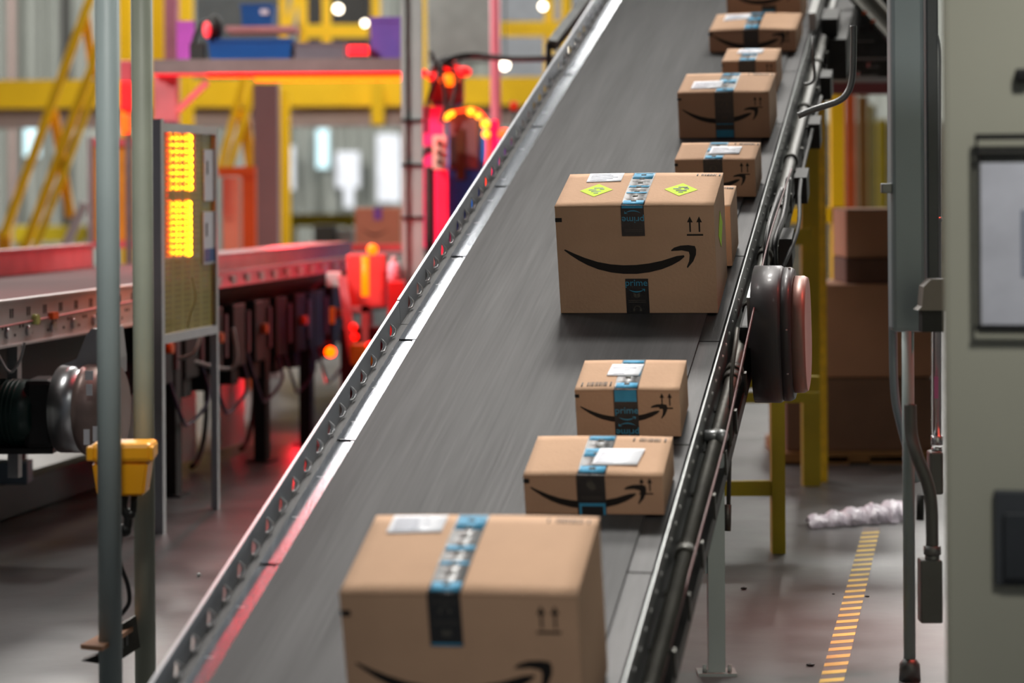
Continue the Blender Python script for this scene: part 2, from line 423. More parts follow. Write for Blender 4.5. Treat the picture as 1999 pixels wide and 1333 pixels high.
# ------------------------------------------------------------------ cartons
SM_LO = [(240,744),(290,785),(350,828),(420,868),(500,902),(600,928),(700,940),(800,941),(900,928),(1000,903),(1080,870),(1140,836),(1178,803)]
SM_HI = [(1175,790),(1120,796),(1000,835),(900,856),(800,868),(700,870),(600,862),(500,842),(400,808),(320,773),(262,744),(248,738)]
ARW = [(1075,750),(1100,728),(1150,712),(1210,708),(1262,716),(1271,745),(1268,785),(1245,840),(1198,896),(1193,884),(1212,840),(1219,790),(1213,762),(1160,750),(1100,754),(1080,756)]
def front(mw, W, Ht):   # matrix: local (x right, y up, z out of front face) -> carton local
    return mw @ Matrix(((1, 0, 0, 0), (0, 0, -1, 0), (0, 1, 0, 0), (0, 0, 0, 1)))
I4 = Matrix.Identity(4)
FR = Matrix(((1, 0, 0, 0), (0, 0, -1, 0), (0, 1, 0, 0), (0, 0, 0, 1)))   # (x,y,z)->(x,-z,y)
def decal(pts, mtx, z0=.0006, t=.0005, bm=None):
    bm = bm or BM(); return prism(bm, pts, z0, z0+t, mtx)
def rect(x0, y0, x1, y1): return [(x0, y0), (x1, y0), (x1, y1), (x0, y1)]
def carton(label, a, s, W, D, Hh, yaw=0, tape=None, smile=.5, barcode=None, labels=(), arrows=True, mark=True, front_tape=(), stickers=(), gap=.004, group='smile-printed cartons on the grey belt', side_sticker=False, arrow_v=.86):
    m = CM @ Matrix.Translation((a, s, .0008)) @ Matrix.Rotation(math.radians(yaw), 4, 'Z')
    t = thing('cardboard_box', label, 'cardboard box', mtx=m, group=group)
    bm = BM(); box(bm, (0, 0, 0), (W, D, Hh-.005), None, .002); body = obj('carton_body', bm, 'card', t, True)
    # two flaps meeting at the taped seam, arching gently upwards between the ends
    u0, u1 = tape
    seam = (u0+u1)/2*W
    def flap(x0, x1):
        bm = BM(); nx, ny = 6, 8; th = .004
        def z(x, y):
            k = min((x if x < seam else W-x)/max(seam, .01), 1)
            return Hh-.002+gap*(.35+.65*math.sin(math.pi*min(1, max(0, y/D))))*math.sin(math.pi/2*k)
        top = [[bm.verts.new((x0+(x1-x0)*i/nx, -.001+(D+.002)*j/ny, z(x0+(x1-x0)*i/nx, D*j/ny))) for j in range(ny+1)] for i in range(nx+1)]
        bot = [[bm.verts.new(v.co-V((0, 0, th))) for v in r] for r in top]
        for i in range(nx):
            for j in range(ny):
                for g, rev in ((top, 0), (bot, 1)):
                    q = [g[i][j], g[i+1][j], g[i+1][j+1], g[i][j+1]]; f = bm.faces.new(q[::-1] if rev else q); f.smooth = True
        for i in range(nx):
            for j in (0, ny): bm.faces.new((top[i][j], top[i+1][j], bot[i+1][j], bot[i][j]))
        for j in range(ny):
            for i in (0, nx): bm.faces.new((top[i][j], top[i][j+1], bot[i][j+1], bot[i][j]))
        return bm, z
    f1, z = flap(0, seam-.001); obj('flap', f1, 'card', t, True)
    f2, z = flap(seam+.001, W); obj('flap', f2, 'card', t, True)
    bm = BM(); box(bm, (.004, .002, Hh-.008), (W-.004, .006, Hh-.0045)); obj('cut_edge', bm, 'cardedge', body, True)
    def topz(x, y): return z(x, y)
    def topstrip(x0, x1, y0, y1, dz=.0006, n=8, bm=None, skew=0):
        bm = bm or BM(); rows = []; nf = []
        for j in range(n+1):
            y = y0+(y1-y0)*j/n
            zz = max(topz(x0+skew*j/n, y), topz(x1+skew*j/n, y), topz((x0+x1)/2, y)) if x0 <= seam <= x1 else None
            rows.append([bm.verts.new((x+skew*j/n, y, (zz if zz is not None else topz(x, y))+dz)) for x in (x0, x1)])
        for r0, r1 in zip(rows, rows[1:]):
            f = bm.faces.new((r0[0], r0[1], r1[1], r1[0])); f.smooth = True; nf.append(f)
        r = bmesh.ops.extrude_face_region(bm, geom=nf)
        bmesh.ops.translate(bm, vec=(0, 0, -.0004), verts=[g for g in r['geom'] if isinstance(g, bmesh.types.BMVert)])
        return bm
    # packing tape: top strip plus front strips
    bm = topstrip(u0*W, u1*W, -.0015, D+.0015, .0008)
    for (v0, v1, kind) in front_tape:
        if v1 >= .99: decal(rect(u0*W-.001, v0*Hh, u1*W-.001, v1*Hh+.001), FR, .0014, .0008, bm)
        else: obj('packing_tape', decal(rect(u0*W+.002, v0*Hh, u1*W+.002, v1*Hh), FR, .0014, .0008), 'tape', t, True)
    tp = obj('packing_tape', bm, 'tape', t, True)
    tw = (u1-u0)*W; cx = (u0+u1)/2*W
    # blue bands and printing across the top strip
    bm = BM(); k = 0; y = .02
    bands = [(.02, .12), (.32, .36), (.50, .56), (.78, .98)] if W > .45 else [(.05, .20), (.42, .62), (.86, .97)]
    for b0, b1 in bands: obj('blue_band', topstrip(u0*W+.004, u1*W-.004, b0*D, b1*D, .0014, 2), 'blue', tp, True)
    bm = BM()
    for k in range(int(D/.045)):
        y = .03+k*.045
        topstrip(cx-tw*.12, cx+tw*.1, y, y+.012, .002, 1, bm)
        topstrip(cx-tw*.38, cx+tw*.38, y+.02, y+.022, .002, 1, bm)
    obj('tape_printing', bm, 'icon', tp, True)
    for (v0, v1, kind) in front_tape:
        items = kind
        for it in items:
            q = it[0]; v = it[1]*Hh
            if q == 'prime':
                rot = math.pi if it[2] else 0
                mt = FR @ Matrix.Translation((cx, v, .0024)) @ Matrix.Rotation(rot, 4, 'Z')
                bm = text_bm('prime', tw*.42, mt)
                bmesh.ops.scale(bm, vec=(1, 1, 1), verts=bm.verts)
                n = 10; arc = []
                for i in range(n+1):
                    x = -1+2*i/n; arc.append((x*tw*.34, -tw*.30-(1-x*x)*tw*.13))
                for i in range(n, -1, -1):
                    x = -1+2*i/n; arc.append((x*tw*.34, -tw*.30-(1-x*x)*tw*.08))
                prism(bm, arc, -.0002, .0004, mt)
                prism(bm, [(tw*.22, -tw*.27), (tw*.37, -tw*.27), (tw*.35, -tw*.40), (tw*.31, -tw*.31)], -.0002, .0004, mt)
                obj('prime_lettering', bm, 'bluetext', tp, True)
            elif q == 'blue':
                bm = decal(rect(u0*W+.002, v, u1*W-.004, it[2]*Hh), FR, .0023, .0004); obj('blue_band', bm, 'blue', tp, True)
            elif q == 'bluebox':
                bm = BM(); w = tw*.46
                for r_ in (rect(cx-w, v, cx+w, v+.008), rect(cx-w, 0, cx-w+.006, v), rect(cx+w-.006, 0, cx+w, v)): decal(r_, FR, .0023, .0004, bm)
                obj('blue_outline', bm, 'blue', tp, True)
            elif q == 'arc':
                bm = BM(); n = 10; arc = []
                for sg, lst in ((1.0, range(n+1)), (.78, range(n, -1, -1))):
                    for i in lst:
                        x = -1+2*i/n; arc.append((cx+x*tw*.4*sg, v+(1-x*x)*tw*.26*sg))
                decal(arc, FR, .0023, .0004, bm); obj('blue_arc', bm, 'bluetext', tp, True)
            elif q == 'headset':
                bm = BM(); r = tw*.15
                arc = [(cx+math.cos(math.pi*i/8)*r, v+math.sin(math.pi*i/8)*r) for i in range(9)]+[(cx+math.cos(math.pi*i/8)*r*.8, v+math.sin(math.pi*i/8)*r*.8) for i in range(8, -1, -1)]
                decal(arc, FR, .0023, .0004, bm)
                for sg in (-1, 1): decal(rect(cx+sg*r-.003, v-r*.7, cx+sg*r+.003, v+.001), FR, .0023, .0004, bm)
                obj('headphone_icon', bm, 'icon', tp, True)
            elif q == 'book':
                bm = BM(); w = tw*.14
                decal([(cx-w, v+w*.9), (cx-w*.1, v+w*.4), (cx-w*.1, v-w*.9), (cx-w, v-w*.4)], FR, .0023, .0004, bm)
                decal([(cx+w, v+w*.9), (cx+w*.1, v+w*.4), (cx+w*.1, v-w*.9), (cx+w, v-w*.4)], FR, .0023, .0004, bm)
                obj('book_icon', bm, 'icon', tp, True)
            elif q == 'leaf':
                bm = decal([(cx-tw*.16, v+tw*.12), (cx+tw*.02, v+tw*.17), (cx+tw*.16, v-tw*.02), (cx+tw*.10, v-tw*.18), (cx-tw*.06, v-tw*.14), (cx-tw*.16, v)], FR, .0023, .0004); obj('leaf_icon', bm, 'icon', tp, True)
            elif q == 'lines':
                bm = BM()
                for j in range(2): decal(rect(cx-tw*.38, v-j*.006, cx+tw*.38, v-j*.006+.0018), FR, .0023, .0004, bm)
                obj('fine_print', bm, mat('dim_print', (75,72,68), .5), tp, True)
    # smile
    def sm(p, cy):
        return ((p[0]-185)/1235*W, cy*Hh-(p[1]-825)/1235*W)
    bm = BM()
    decal([sm(p, smile) for p in SM_LO+SM_HI], FR, .0004, .0005, bm); decal([sm(p, smile) for p in ARW], FR, .0004, .0005, bm)
    obj('smile_arrow_print', bm, 'ink', t, True)
    if arrows:
        bm = BM(); sc = min(W, .5)*.055 if W > .3 else W*.07
        for k in (0, 1):
            x = W*.905-k*sc*1.05; y = arrow_v*Hh
            decal(rect(x-sc*.09, y-sc*1.4, x+sc*.09, y), FR, .0004, .0004, bm); decal([(x-sc*.32, y-sc*.25), (x+sc*.32, y-sc*.25), (x, y+sc*.45)], FR, .0004, .0004, bm)
        decal(rect(W*.905-sc*1.45, y-sc*1.85, W*.905+sc*.4, y-sc*1.65), FR, .0004, .0004, bm)
        obj('this_way_up_print', bm, 'ink', t, True)
    if mark:
        bm = decal(rect(.0, Hh*.90-W*.035, W*.042, Hh*.90-W*.008 if Hh/W > .5 else Hh*.9), FR, .0004, .0005); obj('corner_mark', bm, 'ink', t, True)
    if barcode:
        x0, x1, y0, y1 = barcode; bm = BM(); n = 26
        x = x0*W; rnd = random.Random(int(a*1000))
        topstrip(x0*W, x0*W+.004, y0*D, y1*D, .0010, 1, bm); topstrip(x1*W-.004, x1*W, y0*D, y1*D, .0010, 1, bm)
        x = x0*W+(x1-x0)*W*.2
        while x < x0*W+(x1-x0)*W*.85:
            w_ = rnd.choice((.001, .002, .003)); topstrip(x, x+w_, y0*D, y1*D, .0010, 1, bm); x += w_+rnd.choice((.0015, .0025))
        obj('barcode', bm, 'ink', t, True)
    for (x0, y0, x1, y1, sk) in labels:
        bm = topstrip(x0*W, x1*W, y0*D, y1*D, .0022, 6, None, sk*W)
        lb = obj('shipping_label', bm, 'label', t, True)
        bm = BM()
        for j in range(5):
            yy = y0+(y1-y0)*(.15+.16*j); xx = x0+(x1-x0)*.08+sk*(yy-y0)/(y1-y0)
            topstrip(xx*W, (xx+(x1-x0)*random.uniform(.4, .8))*W, yy*D, (yy+.018)*D, .0027, 1, bm)
        obj('label_text', bm, 'labelprint', lb, True)
    for (cx_, cy_) in stickers:
        bm = BM(); w, h = .105*W, .19*D
        pts = [(cx_*W-w, cy_*D), (cx_*W, cy_*D-h), (cx_*W+w, cy_*D), (cx_*W, cy_*D+h)]
        vs = [bm.verts.new((p[0], p[1], topz(*p)+.0014)) for p in pts]; bm.faces.new(vs)
        r = bmesh.ops.extrude_face_region(bm, geom=list(bm.faces)); bmesh.ops.translate(bm, vec=(0, 0, -.0005), verts=[g for g in r['geom'] if isinstance(g, bmesh.types.BMVert)])
        st = obj('green_sticker', bm, 'green', t, True)
        bm = BM()
        for j, (dx, dy, l) in enumerate(((-.05, .0, .05), (-.02, .05, .06), (-.03, -.05, .07), (.02, .01, .03), (-.01, -.1, .03))):
            box(bm, ((cx_+dx)*W, (cy_+dy)*D, 0), ((cx_+dx+l)*W, (cy_+dy+.025)*D, .0004), Matrix.Translation((0, 0, topz((cx_+dx)*W, (cy_+dy)*D)+.0017)))
        obj('sticker_print', bm, 'ink', st, True)
    if side_sticker:
        bm = BM(); c = V((W+.0008, D*.5, Hh*.62)); h = Hh*.17
        vs = [bm.verts.new(c+V(p)) for p in ((0, -D*.2, 0), (0, 0, -h), (0, D*.2, 0), (0, 0, h))]; bm.faces.new(vs)
        r = bmesh.ops.extrude_face_region(bm, geom=list(bm.faces)); bmesh.ops.translate(bm, vec=(.0006, 0, 0), verts=[g for g in r['geom'] if isinstance(g, bmesh.types.BMVert)])
        obj('green_sticker', bm, 'green', t, True)
    return t

carton('largest brown carton nearest the camera, cut off by the bottom edge of the photo', .405, -.907, .500, .385, .372, 1.5,
    tape=(.375, .515), smile=.47, barcode=(.78, .965, .90, .96), labels=((.085, .74, .33, .98, .0),),
    front_tape=((.68, 1.0, (('headset', .90), ('lines', .96), ('lines', .83), ('book', .76), ('blue', .683, .695))),), gap=.008, arrow_v=.90)
carton('flat carton with white label and grey tape, right behind the nearest big carton', .563, .305, .357, .255, .108, 1.2,
    tape=(.385, .59), smile=.46, barcode=(.72, .96, .84, .94), labels=((.47, .22, .80, .62, .03),),
    front_tape=((0, 1.0, (('leaf', .74), ('lines', .45), ('bluebox', .22))),), gap=.006)
carton('small carton with bright blue band and black tape strip down its middle front', .617, .812, .286, .222, .138, 1.5,
    tape=(.375, .605), smile=.50, barcode=(.05, .34, .10, .24), labels=((.27, .42, .58, .82, .02),),
    front_tape=((0, 1.0, (('blue', .75, .99), ('prime', .56, 0), ('prime', .10, 1))),), gap=.004)
carton('large dark-fronted carton with two neon green diamond stickers on its top', .412, 1.785, .490, .335, .351, .8,
    tape=(.42, .565), smile=.50, barcode=(.835, .985, .885, .955), labels=((.135, .70, .36, .985, .0),), stickers=((.225, .44), (.765, .44)),
    front_tape=((.72, 1.0, (('blue', .975, .998), ('prime', .87, 1), ('lines', .775))), (0, .325, (('prime', .285, 0), ('book', .17), ('lines', .12), ('headset', .045)))), gap=.006, side_sticker=True)
carton('narrow carton showing only its right end beside the green-stickered carton', .735, 2.232, .168, .222, .205, .5,
    tape=(.25, .5), smile=.50, barcode=(.70, .96, .82, .92), front_tape=((0, 1.0, ()),), gap=.003, arrows=False)
carton('small carton with dark tape just behind the green-stickered large carton', .630, 2.976, .283, .215, .137, -.5,
    tape=(.36, .60), smile=.42, barcode=(.68, .98, .84, .95), labels=((.40, .28, .78, .70, .01),),
    front_tape=((0, 1.0, (('headset', .78), ('lines', .95))),), gap=.004)
carton('medium carton with full-height black tape strip, directly in front of the smallest carton', .553, 3.717, .347, .285, .178, -.6,
    tape=(.41, .615), smile=.50, barcode=(.70, .97, .88, .97), labels=((.13, .18, .46, .55, .0),),
    front_tape=((0, 1.0, (('headset', .76), ('lines', .86), ('lines', .60), ('book', .45), ('blue', .30, .32), ('blue', .02, .18))),), gap=.005)
carton('smallest carton with blue arc on its black tape, between two wider cartons', .652, 4.376, .220, .205, .128, -1,
    tape=(.31, .62), smile=.3, labels=((.22, .55, .68, .92, .02),),
    front_tape=((0, 1.0, (('book', .93), ('arc', .42))),), gap=.003)
carton('wide flat carton with bulging top flap, second from the top edge of photo', .528, 5.030, .372, .305, .093, -.8,
    tape=(.40, .575), smile=.50, labels=((.12, .52, .42, .90, .0),),
    front_tape=((0, 1.0, (('leaf', .55), ('blue', .02, .04))),), gap=.014)
carton('carton cut off by the top edge of the photo, furthest up the belt', .557, 5.504, .330, .30, .234, -1,
    tape=(.47, .66), smile=.53, front_tape=((0, .38, (('blue', .25, .30), ('blue', .20, .22))),), gap=.005)

# ------------------------------------------------------------------ floor, wall, room
bm = BM(); box(bm, (-25, -4, -.1), (25, 43, 0)); struct('floor', bm, 'conc')
bm = BM(); box(bm, (-25, 42, 0), (25, 42.4, 12))
x = -22
while x < 22:
    prism(bm, [(x, 41.95), (x+.09, 41.8), (x+.32, 41.8), (x+.41, 41.95), (x+.41, 42.05), (x, 42.05)], 0, 12); x += .82
struct('wall_back', bm, 'wallg')
bm = BM(); box(bm, (-14.4, -4, 0), (-14, 42, 12)); struct('wall_left', bm, 'wallg')
bm = BM(); box(bm, (14, -4, 0), (14.4, 42, 12)); struct('wall_right', bm, 'wallg')
bm = BM(); box(bm, (-14, -4, 12), (14, 42, 12.2)); struct('ceiling', bm, 'darksteel')
for i, (x0, y0, x1, y1, mm) in enumerate(((47, 190, 77, 305, 'winl'), (618, 252, 641, 328, 'winl'), (656, 296, 702, 366, 'winw'), (556, 285, 574, 370, 'winw'), (672, 366, 690, 405, 'winw'), (735, 262, 782, 395, 'winw'))):
    struct('window_%d' % (i+1), pb(x0, y0, x1, y1, 41.7, .08), mm)
bm = BM()
for (x0, x1) in ((18, 27), (112, 122), (128, 140)): pb(x0, -40, x1, 470, 39, .3, bm)
single('steel_column', pb(16, -60, 28, 480, 38, .3), 'mauve', 'thin brown steel column against the far wall at the left edge', 'column')
single('steel_column', pb(118, -60, 134, 470, 38, .3), 'darksteel', 'dark steel column against the far wall behind the yellow stair', 'column')

# ------------------------------------------------------------------ left conveyor
LO = V((-1.85, 9.26, 0)); LX = V((PD.y, -PD.x, 0))
LM = Matrix(((LX.x, PD.x, 0, LO.x), (LX.y, PD.y, 0, LO.y), (0, 0, 1, 0), (0, 0, 0, 1)))
lc = thing('sorting_conveyor', 'level conveyor at left, white perforated side channel and black drive units beneath, lit red', 'conveyor', mtx=LM)
bm = BM(); box(bm, (-1.22, -2, .915), (-.02, 8.6, .925)); obj('belt', bm, mat('red_lit_belt', (92,66,67), .75, 0, .15, 2, stretch=(1, .3, 1), spec=.15), lc, True)  # reddish belt colour stands in for the red light over it
bm = BM()
box(bm, (-.01, -2, .79), (0, 2.0, .945)); box(bm, (-.03, -2, .945), (.012, 2.0, .952)); box(bm, (-.01, -2, .785), (.04, 2.0, .792))
ch = obj('side_channel', bm, 'whitemetal', lc, True)
bm = BM()
s = -1.9
while s < 2.0:
    for k in (0, .022): box(bm, (-.002, s+k, .885), (.0015, s+k+.010, .918))
    for k in (0, .03): box(bm, (-.002, s+.09+k, .845), (.0015, s+.102+k, .857))
    box(bm, (-.002, s+.04, .815), (.0015, s+.055, .825)); s += .165
obj('slot', bm, 'black', ch, True)
bm = BM()
for s in (-.4, .05, .25, .5, .72, .95): obj('bolt_head', tube(BM(), [(0, s, .83), (.012, s, .83)], .020), 'alu', ch, True)
bm = BM(); tube(bm, [(0, .31, .868), (.02, .31, .868)], .02); obj('indicator_lens', bm, mat('green_lens', (190,205,120), .2), ch, True)
bm = BM(); box(bm, (.0, .46, .86), (.02, .52, .885)); obj('orange_tag', bm, 'orange', ch, True)
bm = BM(); tube(bm, [(.003, -2, .835), (.003, 0, .858), (.003, 2, .895)], .004, 6); obj('cable', bm, mat('rose_cable', (190,120,120), .5), lc, True)
# far guard rail and sorter edge
bm = BM(); box(bm, (-1.28, -2, .90), (-1.24, 4.3, 1.04)); box(bm, (-1.30, -2, 1.04), (-1.22, 4.3, 1.05)); obj('far_guard', bm, mat('guard_red_lit', (170,130,130), .5), lc, True)  # rose tint is red light put into the guard colour
bm = BM(); box(bm, (-.03, 2.0, .965), (.012, 5.0, 1.035)); box(bm, (-.20, 2.0, 1.03), (.012, 5.0, 1.04)); obj('edge_rail', bm, mat('pale_rail', (140,128,130), .4, .2), lc, True)
bm = BM(); prism(bm, [(0, .885), (.035, .89), (.01, .955), (-.01, .955)], 2.1, 5.0, Matrix(((1,0,0,0),(0,0,1,0),(0,1,0,0),(0,0,0,1)))); sk = obj('skirt', bm, mat('pink_lit_skirt', (170,60,70), .4, 0, .25, 14), lc, True)  # red colour paints the pink light on this strip
bm = BM()
for k in range(12): obj('white_block', box(BM(), (.022, 2.25+k*.23, .90), (.032, 2.32+k*.23, .94)), 'white', sk, True)
bm = BM(); prism(bm, [(.02, .885), (-.02, .885), (-.25, .76), (-.14, .76)], 2.0, 5.2, Matrix(((1,0,0,0),(0,0,1,0),(0,1,0,0),(0,0,0,1)))); obj('underframe', bm, 'mottled_brown', lc, True)
bm = BM(); box(bm, (-1.1, -2, .60), (-.12, 8.5, .785)); box(bm, (-.9, 2, .4), (-.3, 5, .6)); obj('bed', bm, 'black', lc, True)
# black diverter drives hanging in a row
for k in range(9):
    s = 1.75+k*.36
    bm = BM(); box(bm, (-.13, s, .50), (.0, s+.20, .80), None, .01); box(bm, (-.11, s+.03, .42), (-.02, s+.14, .5)); dv = obj('drive_unit', bm, 'black', lc, True)
    bm = BM(); box(bm, (-.001, s+.205, .56), (.012, s+.235, .76)); obj('rail_strip', bm, mat('dim_strip', (105,75,85), .5), dv, True)
    if k % 2 == 0:
        bm = BM(); tube(bm, [(.0, s+.1, .66), (.03, s+.1, .66)], .025); obj('knob', bm, 'orange', dv, True)
for k, s in enumerate((2.0, 3.38, 4.2)):
    bm = BM(); box(bm, (-.06, s-.03, 0), (0, s+.05, .8)); box(bm, (-.09, s-.06, 0), (.03, s+.08, .01)); obj('leg', bm, 'black', lc, True)
for s in (5.6, 7.6, -.05):
    bm = BM(); box(bm, (-.04, s-.02, 0), (-.015, s+.005, .8)); obj('leg', bm, 'galv', lc, True)
for s in (-.05, 3.2, 6.5):
    bm = BM(); box(bm, (-1.25, s-.03, 0), (-1.19, s+.03, .8)); obj('leg', bm, 'darksteel', lc, True)
# cable loops and hoops
for k, s in enumerate((1.9, 2.5, 3.1, 3.7, 4.3)):
    bm = BM(); tube(bm, smooth_path([(-.02, s, .56), (.03, s+.05, .36), (.0, s+.25, .30), (.03, s+.45, .40), (-.02, s+.5, .55)]), .008, 6); obj('cable', bm, 'pur', lc, True)
for k, s in enumerate((2.25, 2.95, 3.75)):
    bm = BM(); n = 14
    tube(bm, [(-.25+.0*i, s+.24*math.cos(math.pi*(1.5+i/n)), .30+.28*math.sin(math.pi*(1.5+i/n))) for i in range(n+1)], .014, 8); obj('hoop', bm, 'cable', lc, True)
    bm = BM(); box(bm, (-.30, s-.2, .04), (-.29, s+.2, .42)); obj('splash_plate', bm, 'white', lc, True)
bm = BM(); tube(bm, smooth_path([at(455, 640, 11.7), at(462, 700, 11.7), at(440, 720, 11.7), at(360, 700, 11.4)]), .009, 8)
tube(bm, smooth_path([at(350, 700, 11.0), at(378, 690, 10.9), at(390, 660, 10.9), at(385, 645, 10.9)]), .008, 8)
obj('cable', bm, mat('grey_cable', (170,168,165), .5), lc)
bm = BM(); tube(bm, smooth_path([at(-5, 690, 9.15), at(12, 720, 9.15), at(25, 725, 9.15), at(40, 700, 9.15), at(48, 668, 9.15)]), .005, 8); obj('cable', bm, mat('grey_cable2', (150,150,150), .5), lc)
# drive motor and aluminium guard
def cylx(bm, c, r, L, seg=32, r2=None):
    d = LX*L; return tube(bm, [c, c+d*.5, c+d], r, seg, True, [r, r, r2 or r])
mc = at(-40, 805, 9.35)
bm = BM(); tube(bm, [mc, mc+LX*.19, mc+LX*.225, mc+LX*.235], .12, 32, True, [.122, .122, .112, .095]); mo = obj('drive_motor', bm, 'motor', lc)
bm = BM()
for k in range(9): tube(bm, [mc+LX*(.02+.018*k), mc+LX*(.026+.018*k)], .125, 32)
obj('cooling_fin', bm, 'motor', mo)
bm = BM(); p = at(92, 802, 9.30); box(bm, (p.x-.07, p.y-.08, p.z-.13), (p.x+.035, p.y+.12, p.z+.12), None, .02); box(bm, (p.x-.28, p.y-.06, p.z-.15), (p.x+.03, p.y+.1, p.z-.13)); obj('gearbox', bm, 'black', lc)
gcn = at(122, 798, 9.28)
bm = BM(); tube(bm, [gcn, gcn+LX*.09, gcn+LX*.095], .158, 40, True, [.158, .158, .152]); dg = obj('guard_drum', bm, 'alu', lc)
bm = BM(); tube(bm, [gcn+LX*.093, gcn+LX*.12, gcn+LX*.205], .163, 40, True, [.163, .163, .158]); obj('guard_cover', bm, mat('guard_brown', (150,130,124), .4, .4), dg)
bm = BM()
prof = [at(x, y, 9.28) for x, y in ((122, 712), (150, 700), (168, 655), (178, 642), (215, 640), (222, 700), (222, 730), (122, 740))]
f0 = [bm.verts.new(q) for q in prof]; f1 = [bm.verts.new(q+PD*.14) for q in prof]
bm.faces.new(f0); bm.faces.new(list(reversed(f1)))
for i in range(len(prof)): bm.faces.new((f0[i], f0[(i+1) % 8], f1[(i+1) % 8], f1[i]))
obj('guard_neck', bm, 'alud', dg)
for (x0, y0, x1, y1) in ((166, 724, 182, 742), (168, 750, 180, 772), (163, 838, 175, 868), (181, 832, 193, 862)):
    obj('warning_label', pb(x0, y0, x1, y1, 9.07, .003), 'label', dg)
# support cross-pieces between frame and motor
bm = BM(); box(bm, (-.02, .1, .3), (.02, .14, .79)); obj('bracket', bm, 'alud', lc, True)
single('cable_duct', (lambda b: (box(b, (-.0, -1.2, 0), (.10, 2.1, .145), LM @ Matrix.Translation((-.55, .55, 0)), .008), b)[1])(BM()), mat('duct_grey', (55,60,67), .45, .2, .1, 5), 'low blue-grey metal duct lying on the floor under the left conveyor', 'duct')
p = floor_at(-10, 1030)
single('control_box', pb(-15, 903, 54, 946, 10.25, .12, None, .006), mat('blue_grey', (92,108,122), .5), 'small blue-grey box sitting on the low duct at the left edge', 'box')

# carton travelling on the left conveyor
def far_carton(label, x0, y0, x1, y1, Y, dep, smile_=True, tape_=True):
    p = at((x0+x1)/2, y1, Y); t = thing('cardboard_box', label, 'cardboard box', p)
    obj('carton_body', pb(x0, y0, x1, y1, Y, dep, None, .004), 'card2', t)
    if smile_:
        w = x1-x0
        bm = BM(); lo = []; hi = []
        for i in range(13):
            u = i/12; x = x0+w*(.15+.6*u); yy = y0+(y1-y0)*.52+math.sin(math.pi*u)*w*.13; th = math.sin(math.pi*min(.95, u+.05))*w*.035
            lo.append(at(x, yy+th, Y-.002)); hi.append(at(x, yy-th*.3, Y-.002))
        for i in range(12):
            bm.faces.new([bm.verts.new(q) for q in (lo[i], lo[i+1], hi[i+1], hi[i])])
        bmesh.ops.remove_doubles(bm, verts=bm.verts, dist=1e-5)
        r = bmesh.ops.extrude_face_region(bm, geom=list(bm.faces)); bmesh.ops.translate(bm, vec=(0, .0015, 0), verts=[g for g in r['geom'] if isinstance(g, bmesh.types.BMVert)])
        obj('smile_arrow_print', bm, 'ink', t)
    if tape_:
        c = (x0+x1)/2; obj('packing_tape', pb(c-8, y0-1, c+8, y0+(y1-y0)*.3, Y-.004, .003), 'purple', t)
    return t
far_carton('distant carton with dark smile print riding the red-lit left conveyor', 693, 406, 782, 483, 17, .3)

# ------------------------------------------------------------------ poles and bracket in front left
def pole(px_t, px_b, w, Y, label, mm):
    a, b = at(px_t, -30, Y), at(px_b, 1333, Y)
    bx = b.x+(b.x-a.x)*.0
    t = thing('steel_pole', label, 'pole', (bx, Y, 0), 'pair of vertical grey poles at left')
    bm = BM(); tube(bm, [(bx, Y, .012), (bx, Y, 1.2), (bx+(a.x-b.x)*.3, Y, 2.7)], w/2/F*Y, 28); obj('pole_tube', bm, mm, t)
    bm = BM(); box(bm, (bx-.06, Y-.06, 0), (bx+.06, Y+.06, .012)); obj('base_plate', bm, 'galv', t)
    return t
p1 = pole(211, 216, 46, 6.6, 'front left vertical grey steel pole, nearer and wider of the pair', 'pole')
p2 = pole(277, 284, 41, 6.9, 'right one of the two vertical grey steel poles, with greenish stains', 'poleg')
jb = thing('terminal_box', 'amber yellow plastic terminal box mounted behind the front steel pole', 'box', at(232, 968, 6.72))
bm = BM(); a, b = at(180, 902, 6.70), at(290, 968, 6.70)
vs = []
for (x0, x1, z, y0, y1) in ((a.x+.012, b.x-.012, b.z, 6.70, 6.80), (a.x, b.x, a.z, 6.69, 6.81)):
    vs.append([bm.verts.new(q) for q in ((x0, y0, z), (x1, y0, z), (x1, y1, z), (x0, y1, z))])
for i in range(4): bm.faces.new((vs[0][i], vs[0][(i+1) % 4], vs[1][(i+1) % 4], vs[1][i]))
bm.faces.new(vs[0]); bm.faces.new(vs[1])
bmesh.ops.bevel(bm, geom=list(bm.edges), offset=.006, segments=2, affect='EDGES')
obj('box_body', bm, 'ybox', jb)
bm = BM(); pb(175, 866, 296, 903, 6.685, .13, bm, .012); pb(168, 872, 182, 900, 6.68, .03, bm, .004); pb(290, 872, 299, 900, 6.68, .03, bm, .004); obj('box_lid', bm, 'ybox', jb)
bm = BM(); tube(bm, smooth_path([at(243, 968, 6.74), at(240, 990, 6.74), at(250, 1010, 6.74), at(246, 1040, 6.74)]), .012, 10); tube(bm, [at(262, 968, 6.74), at(260, 1000, 6.74)], .009, 8); sphere(bm, at(243, 1035, 6.74), .018); sphere(bm, at(255, 1003, 6.74), .014); obj('cable_gland', bm, 'cable', jb)
bm = BM(); tube(bm, smooth_path([at(236, 1040, 6.72), at(234, 1095, 6.72), at(249, 1140, 6.72), at(252, 1175, 6.72), at(236, 1200, 6.72)]), .006, 8)
obj('cable', bm, 'cable', jb)
sb = thing('pole_bracket', 'slotted grey bracket with cardboard scrap joining the two left poles near the floor', 'bracket', at(220, 1280, 6.75))
bm = BM(); c0, c1 = at(200, 1275, 6.72), at(268, 1232, 6.86); bar(bm, c0, c1, .09, .006, (0, 0, 1)); pl = obj('slotted_plate', bm, 'galv_dark', sb)
bm = BM()
